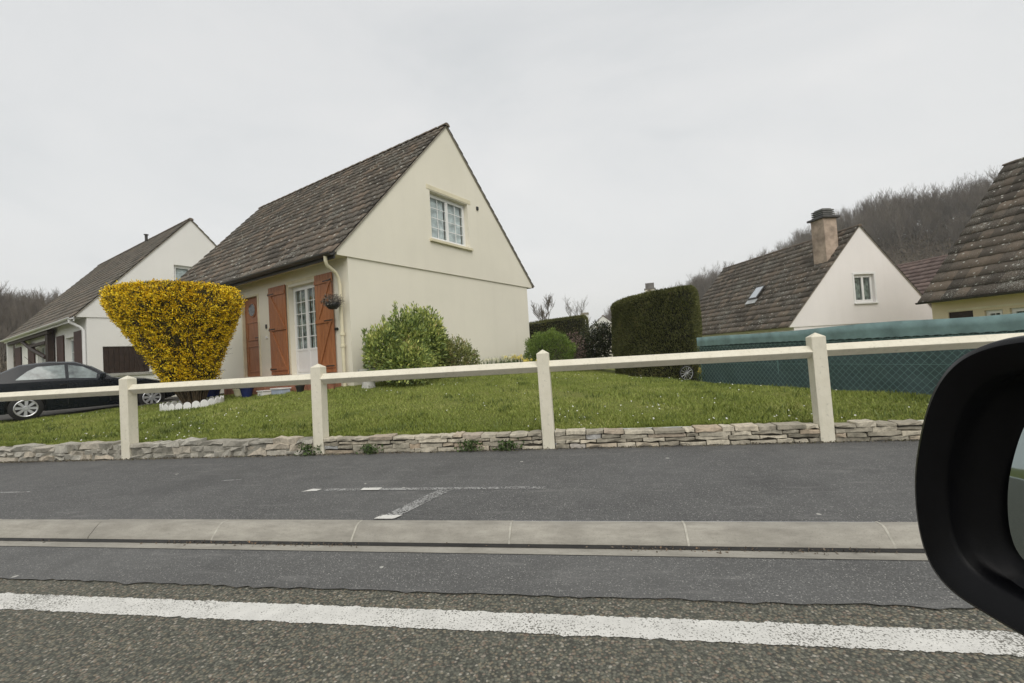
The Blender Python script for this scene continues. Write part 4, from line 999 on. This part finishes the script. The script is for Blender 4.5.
# pale stone garden sink with a tap at the gable corner
px_, py_ = gb(-.05, .55)
gs = empty('garden_sink', (px_, py_, gz(px_, py_)), G66, 'pale stone garden sink with metal tap at the gable corner', 'garden sink')
MB().lathe([(.15, -.05), (.13, .05), (.11, .25), (.19, .30), (.20, .38), (.16, .38), (.13, .33), (0, .33)], k=18).build('basin', plain('pale_stone', (.55, .54, .50), .85, .15, 10), gs, smooth=True, angle=40)
MB().tube([(.10, 0, .3), (.10, 0, .48), (-.05, 0, .50), (-.09, 0, .45)], .016, 8).tube([(.10, -.07, .49), (.10, .07, .49)], .010, 6).build('tap', M['zinc'], gs, smooth=True)

# little spoked wheel by the hedge with yellow flower
wh = empty('spoked_wheel', (2.02, 10.35, gz(2.02, 10.35) + .17), radians(20), 'small spoked wheel leaning at the hedge foot', 'wheel')
wm = MB(); ring = [(cos(a) * .16, 0, sin(a) * .16) for a in np.linspace(0, 2 * pi, 25)]; wm.tube(ring, .014, 6, cap=False); wm.build('tyre', M['rubber'], wh)
sp = MB()
for k_ in range(12): sp.tube([(0, 0, 0), (cos(k_ * pi / 6) * .155, 0, sin(k_ * pi / 6) * .155)], .004, 4)
sp.tube([(0, -.03, 0), (0, .03, 0)], .022, 8); sp.tube([(cos(a) * .143, 0, sin(a) * .143) for a in np.linspace(0, 2 * pi, 25)], .006, 5, cap=False); sp.build('rim', M['silver'], wh)
flower_clump('flower_clump', 'few yellow daffodils beside the small spoked wheel', 2.25, 10.05, .10, 4, .28, M['daff'], None, .05)

# ------------------------------------------------------------------ car
cr = empty('parked_car', (-13.42, 8.62, .235), radians(59.0), 'dark navy hatchback parked in front of the white house', 'car')
M['carpaint'] = plain('navy_car_paint', (.006, .009, .014), .25, .1, spec=.35)
M['carglass'] = plain('car_window_glass', (.22, .26, .26), .06, .5, 3.5, spec=.9)
prof_s = [(-.66, .30, .56, .60), (-.62, .24, .72, .80), (-.56, .20, .86, .92), (-.38, .18, .90, 1.12), (-.08, .18, .90, 1.28), (.40, .18, .90, 1.34), (.85, .18, .89, 1.32), (1.12, .18, .88, 1.20), (1.50, .18, .86, .91), (1.62, .18, .84, .875), (2.15, .18, .78, .82), (2.60, .22, .66, .70), (2.82, .28, .50, .54), (2.88, .34, .44, .46)]
ca = MB(); rings = []; HWm = .77
for s_, zb_, zm_, zt_ in prof_s:
    taper = 1 - .16 * max(0, (-.2 - s_) / .46) ** 2 - .18 * max(0, (s_ - 2.1) / .78) ** 2
    hw = HWm * taper; roofw = hw * (.97 if zt_ - zm_ < .08 else .97 - .38 * min(1, (zt_ - zm_) / .48) * .9)
    rings.append([(s_, -hw * .93, zb_), (s_, -hw, zb_ + (zm_ - zb_) * .35), (s_, -hw * .985, zm_ - .03), (s_, -hw * .96, zm_), (s_, -roofw, zt_ - .03), (s_, -roofw * .85, zt_),
                  (s_, roofw * .85, zt_), (s_, roofw, zt_ - .03), (s_, hw * .96, zm_), (s_, hw * .985, zm_ - .03), (s_, hw, zb_ + (zm_ - zb_) * .35), (s_, hw * .93, zb_)])
vs = [v for r_ in rings for v in r_]; K_ = 12; fs = []
for a in range(len(rings) - 1):
    for b in range(K_): fs.append((a * K_ + b, a * K_ + (b + 1) % K_, (a + 1) * K_ + (b + 1) % K_, (a + 1) * K_ + b))
fs += [tuple(range(K_)), tuple(range((len(rings) - 1) * K_, len(rings) * K_))]
body = ca.add(vs, fs).build('body', M['carpaint'], cr)
arch = []
for sx_ in (0, 2.28):
    for sd in (-1, 1): arch.append(MB().tube([(sx_, sd * .52, .30), (sx_, sd * 1.0, .30)], .335, 24))
cut(body, arch)
body.data.shade_smooth(); body.data.set_sharp_from_angle(angle=radians(28))
# side windows follow the raked glass band
def side_pt(s_, f):
    for a, b in zip(prof_s[:-1], prof_s[1:]):
        if a[0] <= s_ <= b[0]:
            k_ = (s_ - a[0]) / (b[0] - a[0]); zm_ = a[2] + (b[2] - a[2]) * k_; zt_ = a[3] + (b[3] - a[3]) * k_; break
    hw = HWm * (1 - .16 * max(0, (-.2 - s_) / .46) ** 2); rw = hw * (.97 - .38 * min(1, (zt_ - zm_) / .48) * .9)
    return (s_, hw * .96 + (rw - hw * .96) * f, zm_ + (zt_ - .03 - zm_) * f)
for sd in (-1, 1):
    for poly in ([(-.16, .10), (.04, .62), (.20, .84), (.66, .88), (.66, .07)], [(.72, .07), (.72, .88), (.98, .86), (1.14, .72), (1.40, .10)]):
        w_ = MB(); pts = [side_pt(s_, f) for s_, f in poly]
        o_ = [(x_, sd * -1 * (y_ + .006), z_) for x_, y_, z_ in pts]; i_ = [(x_, sd * -1 * (y_ - .02), z_) for x_, y_, z_ in pts]; k_ = len(pts)
        w_.add(o_ + i_, [tuple(range(k_)), tuple(range(2 * k_ - 1, k_ - 1, -1))] + [(q_, (q_ + 1) % k_, k_ + (q_ + 1) % k_, k_ + q_) for q_ in range(k_)])
        w_.build('side_window', M['carglass'], cr)
rw_ = MB().add([(-.585, -.52, .93), (-.585, .52, .93), (-.39, .46, 1.125), (-.39, -.46, 1.125), (-.57, -.52, .91), (-.57, .52, .91), (-.37, .46, 1.10), (-.37, -.46, 1.10)], [(0, 1, 2, 3), (4, 7, 6, 5), (0, 4, 5, 1), (3, 2, 6, 7), (0, 3, 7, 4), (1, 5, 6, 2)]); rw_.build('rear_window', M['carglass'], cr)
ws_ = MB().add([(1.50, -.60, .925), (1.50, .60, .925), (1.14, .50, 1.20), (1.14, -.50, 1.20), (1.48, -.60, .90), (1.48, .60, .90), (1.12, .50, 1.18), (1.12, -.50, 1.18)], [(0, 1, 2, 3), (4, 7, 6, 5), (0, 4, 5, 1), (3, 2, 6, 7), (0, 3, 7, 4), (1, 5, 6, 2)]); ws_.build('windscreen', M['carglass'], cr)
for sd in (-1, 1):
    MB().box(-.655, -.50, sd * .60 - .10, sd * .60 + .10, .58, .80).build('tail_lamp', plain('red_lamp', (.35, .01, .01), .2, .1), cr, bevel=.015)
    MB().box(2.70, 2.80, sd * .50 - .14, sd * .50 + .14, .50, .62).build('headlight', M['silver'], cr, bevel=.015)
    MB().box(1.25, 1.37, sd * .86 - .08, sd * .86 + .08, .88, 1.0).build('wing_mirror', M['carpaint'], cr, bevel=.02)
    MB().box(-.1, 2.4, sd * .765 - .012, sd * .765 + .012, .50, .545).build('side_trim', M['rubber'], cr, bevel=.004)
    for sx_ in (0, 2.28):
        Mw = Matrix.Translation((sx_, sd * .78, .285)) @ Matrix.Rotation(radians(-90) * sd, 4, 'X')
        ty = MB().lathe([(.18, .0), (.255, .0), (.285, -.02), (.285, -.15), (.25, -.17), (.18, -.17)], k=32, M=Mw).build('wheel', M['rubber'], cr, smooth=True, angle=40)
        hc = MB().lathe([(.0, .02), (.04, .02), (.05, .010), (.06, .006)], k=18, M=Mw)
        for k_ in range(8):
            a = k_ * pi / 4; MR = Mw @ Matrix.Rotation(a, 4, 'Z'); hc.prism([(.05, -.026), (.185, -.045), (.185, .020), (.05, .018)], .0, .012, MR)
        ringp = [(cos(a) * .185, sin(a) * .185, .004) for a in np.linspace(0, 2 * pi, 33)]; hc.tube([Mw @ Vector(p) for p in ringp], .016, 6, cap=False)
        hc.build('hubcap', M['silver'], ty)
for sd in (-1, 1):
    for s_q in (.69, 1.46): MB().box(s_q - .005, s_q + .005, sd * .768 - .006, sd * .768 + .006, .30, .84).build('door_gap', M['rubber'], cr)
    MB().box(.56, .66, sd * .772 - .012, sd * .772 + .012, .76, .79).build('door_handle', M['rubber'], cr, bevel=.003)
MB().tube([(.15, 0, 1.33), (.02, 0, 1.50)], .004, 4).build('aerial', M['iron'], cr)

# driveway sheet under the car
dx_ = np.linspace(-24, -9.2, 60); dy_ = np.linspace(5.2, 13.5, 50); Xg, Yg = np.meshgrid(dx_, dy_)
lim = lambda X: 8.35 + (X + 14) * .42
Zg = ground(Xg, Yg) + .014; Vd_ = np.stack([Xg, Yg, Zg], -1).reshape(-1, 3); nx = 60; ii = (np.arange(49)[:, None] * nx + np.arange(59)[None]).ravel()
cxy = Vd_[ii]; keep = (cxy[:, 1] > lim(cxy[:, 0]) + .05) & (cxy[:, 1] < 13 ) & (cxy[:, 0] < -10.2); ii = ii[keep]
tag(np_mesh('driveway', Vd_, np.stack([ii, ii + 1, ii + nx + 1, ii + nx], 1), M['drive'], smooth=True), kind='structure')

# ------------------------------------------------------------------ lawn grass
def in_fence(x, y):   # right of the fence line
    return (x - FA.x) * FD.y - (y - FA.y) * FD.x
def lawn_points(n, ymax=13.5):
    # denser near the viewer
    y = 5.16 + (ymax - 5.16) * RNG.random(n) ** 1.7; x = RNG.uniform(-16, 4.6, n)
    lx = (x - H1x) * math.cos(G66) + (y - H1y) * math.sin(G66); ly = -(x - H1x) * math.sin(G66) + (y - H1y) * math.cos(G66)
    ok = ~((lx > -.45) & (ly > -.05)) & (y < lim(x) + .25 * np.sin(x * 3) + 100 * (x > -9.4)) & (((x - FA.x) * -FD.y + (y - FA.y) * FD.x) < .06)
    hed = (x > .9) & (y > 11.3); ok &= ~hed
    ok &= ((x - FX - .10) / .60) ** 2 + ((y - FY + .15) / .48) ** 2 > 1
    return x[ok], y[ok]
x, y = lawn_points(330000); z = ground(x, y); n = len(x)
patch = np.sin(x * 1.9 + np.sin(y * 2.3)) * np.sin(y * 2.7 + x * .7) + .5 * np.sin(x * 5.1 + y * 3.3)
hgt = (.028 + .011 * patch).clip(.012, .06) * RNG.uniform(.5, 1.5, n) * (1 + (x < -7) * .3)
bare = (np.sin(x * .83 + 2) * np.sin(y * 1.9 + x * .4) + .7 * np.sin(x * 3.7 - y * 2.9) + .5 * np.sin(x * 8.1 + y * 6.3)) > 1.15
hgt = np.where(bare, hgt * .45, hgt)
ang = RNG.uniform(0, 2 * pi, n); wid = RNG.uniform(.004, .009, n); lean = RNG.normal(0, .5, (n, 2)) * hgt[:, None]
V = np.stack([np.stack([x - np.cos(ang) * wid, y - np.sin(ang) * wid, z - .004], 1), np.stack([x + np.cos(ang) * wid, y + np.sin(ang) * wid, z - .004], 1), np.stack([x + lean[:, 0], y + lean[:, 1], z + hgt], 1)], 1).reshape(-1, 3)
M['grass'] = leaf_mat('lawn_blades', [(0, (.12, .155, .030)), (.35, (.20, .25, .048)), (.65, (.27, .31, .068)), (.88, (.36, .37, .12)), (1, (.43, .41, .20))], .6, .9, .42)
go = np_mesh('grass', V, np.arange(3 * n).reshape(-1, 3), M['grass']); tag(go, 'short patchy green lawn grass in front of the cream house', 'grass', kind='stuff')
# tufts: longer darker growth, mainly at the left and along the wall
cx, cy = lawn_points(260, 11); P = []
for a, b in zip(cx, cy):
    k_ = RNG.integers(12, 40); r_ = RNG.uniform(.04, .16); q_ = np.stack([RNG.normal(a, r_, k_), RNG.normal(b, r_, k_)], 1); P.append(q_)
P = np.concatenate(P); P = P[P[:, 1] > 5.2]; Pz = ground(P[:, 0], P[:, 1])
lt = leaves('grass_tufts', np.stack([P[:, 0], P[:, 1], Pz - .005], 1), np.tile([[0, 0, 1.]], (len(P), 1)), .075, .014, leaf_mat('tuft_blades', [(0, (.08, .11, .024)), (1, (.17, .215, .05))], .5, 2, .3), spread=.5)
tag(lt, 'longer dark grass tufts scattered over the lawn', 'grass', kind='stuff')
# daisies
dxs, dys = lawn_points(1100, 11.5); kp = (np.sin(dxs * .9 + 1) * np.sin(dys * 1.3) + RNG.normal(0, .5, len(dxs))) > .25; dxs, dys = dxs[kp], dys[kp]; dz = ground(dxs, dys) + .045
V = []; F = []; nd_ = len(dxs)
angs = np.arange(6) * pi / 3; tl = RNG.normal(0, .3, (nd_, 2))
rr = RNG.uniform(.006, .012, nd_)
for q_ in angs: V.append(np.stack([dxs + np.cos(q_) * rr, dys + np.sin(q_) * rr, dz + (np.cos(q_) * tl[:, 0] + np.sin(q_) * (tl[:, 1] - .5)) * rr * 1.0 * -1], 1))
V = np.stack(V, 1).reshape(-1, 3)
dd = np_mesh('daisies', V, np.arange(6 * nd_).reshape(-1, 6), plain('daisy_white', (.60, .60, .54), .7, .05)); tag(dd, 'small white daisies scattered in the lawn', 'daisies', kind='stuff')

n_ = 2600; P = np.stack([RNG.uniform(-14, 5, n_), 2.665 - np.abs(RNG.normal(0, .022, n_)), RNG.uniform(RZ + .006, RZ + .012, n_)], 1)
P = P[(np.sin(P[:, 0] * 2.2) + .6 * np.sin(P[:, 0] * 6.1) + RNG.normal(0, .5, len(P))) > .2]
tag(leaves('gutter_grit', P, np.tile([[0, -.5, .2]], (len(P), 1)), .016, .010, leaf_mat('grit', [(0, (.06, .05, .04)), (.7, (.16, .13, .10)), (1, (.30, .18, .10))], .9, 2, .3), spread=1), 'grit and leaf crumbs lying in the gutter', 'litter', kind='stuff')
# weeds at the foot of the slab wall
wp = []
for i_, (x_, s_, lb) in enumerate(((-3.42, .13, 'leafy weed at the wall foot just left of a fence post'), (-2.62, .10, 'small weed at the wall foot right of the second visible post'), (-1.42, .12, 'largest leafy weed at the foot of the slab wall'), (-.98, .12, 'tall weed at the slab wall foot beside the largest weed'))):
    w_ = empty('weed', (x_ * 1.0, 4.93, 0), 0, lb, 'weed'); n_ = 130
    P = np.stack([RNG.normal(0, s_ * .6, n_), RNG.uniform(-.05, .03, n_), RNG.random(n_) * s_ * .9], 1)
    leaves('leaves', P, np.tile([[0, -.4, .6]], (n_, 1)), .045, .022, M['strap'], w_, spread=.9)
# dry dirt line between wall and pavement
n_ = 5000; P = np.stack([RNG.uniform(-16, 5, n_), 4.945 - np.abs(RNG.normal(0, .02, n_)), RNG.uniform(.001, .006, n_)], 1)
db = leaves('wall_foot_litter', P, np.tile([[0, -1, .2]], (n_, 1)), .022, .012, leaf_mat('crumbs', [(0, (.10, .08, .06)), (.6, (.22, .19, .14)), (1, (.10, .12, .04))], .9, 2, .3), spread=.9)
tag(db, 'crumbs of grit and dry leaves along the wall foot', 'litter', kind='stuff')

# ------------------------------------------------------------------ hills and woods
HAZ = [(-100, .08, 120), (-80, .10, 120), (-60, .082, 120), (-56, .070, 120), (-53, .058, 120), (-48, .03, 130), (-35, .02, 170), (-20, .0, 200), (-8, .0, 210), (1.4, .018, 210), (7.5, .040, 210), (12, .062, 210), (17.6, .094, 210), (22.5, .120, 210), (27, .150, 205), (29.5, .163, 200), (33.2, .166, 195), (37.4, .152, 190), (42, .142, 185), (55, .15, 180), (75, .12, 180), (100, .08, 180)]
haz = np.array(HAZ)
def hill_h(az, r):
    te = np.interp(az, haz[:, 0], haz[:, 1]); R0 = np.interp(az, haz[:, 0], haz[:, 2]); H = te * R0 + 1.0
    k_ = np.clip((r - R0 * .42) / (R0 * .58), 0, 1); k_ = k_ * k_ * (3 - 2 * k_)
    return -1.0 + H * k_ + 1.2 * np.sin(az * .5 + r * .04) * k_
def hill_sheet(name, a0, a1, na):
    az = np.radians(np.linspace(a0, a1, na)); rr = np.concatenate([np.linspace(45, 260, 44), [320, 420]]); A, R_ = np.meshgrid(az, rr)
    Z = hill_h(np.degrees(A), R_); Z = np.where(R_ > 260, Z * .8, Z) + .6 * np.sin(A * 80) * np.sin(R_ * .11) * (R_ > 100)
    V = np.stack([np.sin(A) * R_, np.cos(A) * R_, Z], -1).reshape(-1, 3); nx = na; i = (np.arange(len(rr) - 1)[:, None] * nx + np.arange(nx - 1)[None]).ravel()
    return tag(np_mesh(name, V, np.stack([i, i + nx, i + nx + 1, i + 1], 1), M['hill'], smooth=True), kind='structure')
hill_sheet('hill', -88, 88, 150)
protos = [branch_tree(15, s_, levels=3, spread=.40, r0=.20, first=.45, upb=.45, kids=(5, 8)) for s_ in range(6)]
for p__ in protos: p__[:, 6:8] = np.maximum(p__[:, 6:8] * .75, .018)
protoVF = [twigs(None, p__, None) for p__ in protos]
def wood(name, label, a0, a1, n, rlo, rhi, hs, mat):
    Vs, Fs, off = [], [], 0
    for _ in range(n):
        az = RNG.uniform(a0, a1); R0 = np.interp(az, haz[:, 0], haz[:, 2]); f = rlo + (rhi - rlo) * RNG.random() ** .75; r = R0 * f
        V0, F0 = protoVF[RNG.integers(0, 6)]; s_ = RNG.uniform(*hs); th = RNG.uniform(0, 2 * pi); c, s = cos(th), sin(th)
        Rm = np.array([[c, -s, 0], [s, c, 0], [0, 0, 1]]) * s_; x_, y_ = sin(radians(az)) * r, cos(radians(az)) * r
        Vs.append(V0 @ Rm.T + [x_, y_, float(hill_h(az, r)) - .3]); Fs.append(F0 + off); off += len(V0)
    return tag(np_mesh(name, np.concatenate(Vs), np.concatenate(Fs), mat), label, 'wood', kind='stuff')
M['woodbark'] = leaf_mat('winter_wood', [(0, (.105, .088, .070)), (.6, (.155, .132, .108)), (1, (.21, .185, .155))], .9, .04, .5)
wood('bare_wood', 'leafless grey brown wood covering the hill behind the pink house', 2, 46, 800, .72, 1.03, (.50, .92), M['woodbark'])
wood('bare_wood', 'leafless grey wood rising behind the white house at the left edge', -64, -44, 380, .65, 1.04, (.38, .55), M['woodbark'])
# undergrowth and evergreen scrub below the trees
def scrub(name, label, a0, a1, n, rlo, rhi, mat, hh=(1.5, 4.5)):
    az = RNG.uniform(a0, a1, n); R0 = np.interp(az, haz[:, 0], haz[:, 2]); r = R0 * RNG.uniform(rlo, rhi, n); h = RNG.uniform(*hh, n); cl_ = RNG.integers(18, 34, n)
    idx = np.repeat(np.arange(n), cl_); D = rand_dirs(len(idx)); z0_ = hill_h(az[idx], r[idx]); P = np.stack([np.sin(np.radians(az[idx])) * r[idx], np.cos(np.radians(az[idx])) * r[idx], z0_ + h[idx] * .4], 1) + D * np.stack([h[idx] * .6, h[idx] * .6, h[idx] * .5], 1)
    o = leaves(name, P, D, 1.0, .22, mat, spread=.8, up=.5); return tag(o, label, 'undergrowth', kind='stuff')
M['scrub'] = leaf_mat('winter_undergrowth', [(0, (.075, .06, .044)), (.5, (.12, .096, .070)), (.85, (.14, .12, .085)), (1, (.085, .09, .058))], .9, .03, .6)
scrub('undergrowth', 'brown winter undergrowth on the hillside behind the pink house', 2, 46, 3600, .44, 1.0, M['scrub'])
scrub('undergrowth', 'dark winter undergrowth behind the white house', -64, -44, 1500, .45, 1.0, M['scrub'], (.8, 2))

# two bare garden trees in the middle distance
def bare_tree(label, x_, y_, h, seed, zb):
    t_ = empty('bare_tree', (x_, y_, zb), 0, label, 'tree'); sg = branch_tree(h, seed, levels=4, spread=.42, r0=h * .012, upb=.5, kids=(4, 5)); r_ = sg[:, 6]; thick = r_ > h * .0055
    sg[:, 6:8] = np.maximum(sg[:, 6:8], .006)
    twigs('trunk', sg[thick], M['bark'], t_); twigs('crown', sg[~thick], M['woodbark'], t_)
bare_tree('small bare tree on the skyline left of the big hedge', -.25, 50, 7.2, 5, -.4)
bare_tree('bare twiggy tree peeping out behind the right corner of the cream house', -2.75, 26, 3.6, 9, .4)

# ------------------------------------------------------------------ the wing mirror of the photographer's car
mr = empty('wing_mirror', (.300, .360, .94), math.atan2(.91, -.42) + pi * 0, 'black car wing mirror close to the camera at the right edge', 'wing mirror')
# local x = a (outboard), z = up, -y.. : n points back to the driver
outl = [(-.017, .1004), (.0073, .0991), (.0259, .0957), (.0432, .0871), (.0572, .0713), (.0674, .0498), (.0756, .0217), (.0819, -.0087), (.0836, -.0384), (.0815, -.0668), (.0747, -.087), (.0617, -.0985), (.040, -.1040), (.0188, -.1085), (-.01, -.113), (-.05, -.115), (-.085, -.105), (-.105, -.08), (-.112, -.03), (-.108, .03), (-.095, .075), (-.065, .096), (-.04, .1)]
a_ax = Vector((-.4191, .9079, 0)); n_ax = Vector((-.9079, -.4191, 0))
mr.rotation_euler = (0, 0, math.atan2(a_ax.y, a_ax.x))
# in the empty's frame: x = a_ax, y = rotate(a_ax,+90) = (-.9079,-.4191) = n_ax
O = np.array(outl)
for _ in range(2):
    Rr = np.roll(O, -1, 0); Q = np.empty((len(O) * 2, 2)); Q[0::2] = O * .75 + Rr * .25; Q[1::2] = O * .25 + Rr * .75; O = Q
cen = np.array([-.012, -.008])
ringsM = [(.30, -.105), (.62, -.098), (.84, -.075), (.95, -.045), (.995, -.015), (1.0, -.004), (.985, .004), (.955, .007), (.93, .006), (.80, .001), (.775, -.003), (.765, -.010), (.66, -.018), (.56, -.028), (.50, -.034)]
k_ = len(O); vs = []; fs = []
for sc_, nn in ringsM:
    for p in O: q_ = cen + (p - cen) * sc_ * 1.035 * np.array([1, 1 if sc_ > .7 else 1.22]); vs.append((q_[0], nn, q_[1]))
for a in range(len(ringsM) - 1):
    for b in range(k_): fs.append((a * k_ + b, a * k_ + (b + 1) % k_, (a + 1) * k_ + (b + 1) % k_, (a + 1) * k_ + b))
fs.append(tuple(range(k_))); fs.append(tuple(range((len(ringsM) - 1) * k_, len(ringsM) * k_)))
M['mirrorblack'] = plain('grained_black_plastic', (.003, .003, .004), .40, .15, 60, bumpk=.05, spec=.20)
MB().add(vs, fs).build('housing', M['mirrorblack'], mr, smooth=True, angle=50)
mg, t, b = nt('mirror_glass'); b.inputs['Base Color'].default_value = (.32, .37, .37, 1); b.inputs['Metallic'].default_value = 1; b.inputs['Roughness'].default_value = .02
gv = [(cen[0] + (p[0] - cen[0]) * .54, -.030 + (p[0] - cen[0]) * .05 - (p[1] - cen[1]) * .075, cen[1] + (p[1] - cen[1]) * .66) for p in O]; gv2 = [(a, b_ - .005, c) for a, b_, c in gv]
MB().add(gv + gv2, [tuple(range(k_)), tuple(range(2 * k_ - 1, k_ - 1, -1))] + [(i_, (i_ + 1) % k_, k_ + (i_ + 1) % k_, k_ + i_) for i_ in range(k_)]).build('glass', mg, mr)
MB().tube([(-.09, -.05, -.08), (-.15, -.05, -.10), (-.22, -.04, -.115)], [.035, .03, .04], 12).build('arm', M['mirrorblack'], mr, smooth=True)

# ------------------------------------------------------------------ air
hz = bpy.data.materials.new('thin_haze'); hz.use_nodes = True; t = hz.node_tree; t.nodes.clear()
ho = t.nodes.new('ShaderNodeOutputMaterial'); pv = t.nodes.new('ShaderNodeVolumePrincipled'); pv.inputs['Density'].default_value = .0006; pv.inputs['Color'].default_value = (.97, .975, .985, 1)
t.links.new(pv.outputs[0], ho.inputs['Volume'])
tag(MB().box(-950, 950, -720, 950, -30, 70).build('haze', hz), 'thin pale winter haze over the valley', 'haze', kind='stuff')

# ------------------------------------------------------------------ world, sun, camera
w = bpy.data.worlds.new('World'); S.world = w; w.use_nodes = True; t = w.node_tree
bg = t.nodes['Background']; skyn = t.nodes.new('ShaderNodeTexSky'); skyn.sky_type = 'NISHITA'; skyn.sun_disc = False
SUN_AZ, SUN_EL = radians(152), radians(48)       # azimuth clockwise from +y; high, behind the camera
skyn.sun_elevation = SUN_EL; skyn.sun_rotation = SUN_AZ; skyn.air_density = 1.5; skyn.dust_density = 3
tc = t.nodes.new('ShaderNodeTexCoord'); sep = t.nodes.new('ShaderNodeSeparateXYZ'); t.links.new(tc.outputs['Generated'], sep.inputs[0])
nz = N(t, 'ShaderNodeTexNoise', Scale=1.5, Detail=5.0, Roughness=.55, Distortion=.6); mp = t.nodes.new('ShaderNodeMapping'); mp.inputs['Scale'].default_value = (1, 1, 2.6); t.links.new(tc.outputs['Generated'], mp.inputs[0]); t.links.new(mp.outputs[0], nz.inputs['Vector'])
cl1 = ramp(t, nz.outputs['Fac'], [(.28, (5.55, 5.75, 5.85)), (.50, (6.5, 6.58, 6.6)), (.72, (7.0, 7.0, 6.95))])
elev = ramp(t, sep.outputs[2], [(.0, (1.0, 1.0, 1.0)), (.25, (1.02, 1.02, 1.02)), (.7, (.94, .94, .945))])
ov = mixc(t, 1.0, cl1, elev, 'MULTIPLY'); fin = mixc(t, .94, skyn.outputs[0], ov)
t.links.new(fin, bg.inputs['Color']); bg.inputs['Strength'].default_value = .10
sun = bpy.data.lights.new('sun', 'SUN'); sun.energy = 1.5; sun.angle = radians(50); sun.color = (1, .955, .88)
so = bpy.data.objects.new('sun', sun); COL.objects.link(so)
dvec = Vector((sin(SUN_AZ) * cos(SUN_EL), cos(SUN_AZ) * cos(SUN_EL), sin(SUN_EL))); so.rotation_euler = dvec.to_track_quat('Z', 'Y').to_euler(); so.location = dvec * 50

cam = bpy.data.cameras.new('camera'); co = bpy.data.objects.new('camera', cam); COL.objects.link(co); S.camera = co
yaw, pitch, roll = radians(-9.868), radians(1.752), radians(-3.496)
fw = Vector((sin(yaw) * cos(pitch), cos(yaw) * cos(pitch), sin(pitch))); r0v = Vector((cos(yaw), -sin(yaw), 0)); u0 = r0v.cross(fw)
rv = r0v * cos(roll) + u0 * sin(roll); uv_ = -r0v * sin(roll) + u0 * cos(roll)
mat = Matrix.Identity(4)
for i in range(3): mat[i][0] = rv[i]; mat[i][1] = uv_[i]; mat[i][2] = -fw[i]
mat[0][3], mat[1][3], mat[2][3] = 0, 0, CZ
co.matrix_world = mat
cam.sensor_width = 36; cam.sensor_fit = 'HORIZONTAL'; cam.lens = 450 * 36 / 1024; cam.clip_start = .02; cam.clip_end = 3000

S.view_settings.view_transform = 'Standard'; S.view_settings.look = 'None'; S.view_settings.exposure = .30; S.view_settings.gamma = 1
S.render.engine = 'CYCLES'
S.cycles.use_denoising = True
S.cycles.max_bounces = 6; S.cycles.volume_bounces = 1; S.cycles.diffuse_bounces = 3; S.cycles.glossy_bounces = 3; S.cycles.transparent_max_bounces = 8
try: S.cycles.denoiser = 'OPENIMAGEDENOISE'
except Exception: pass
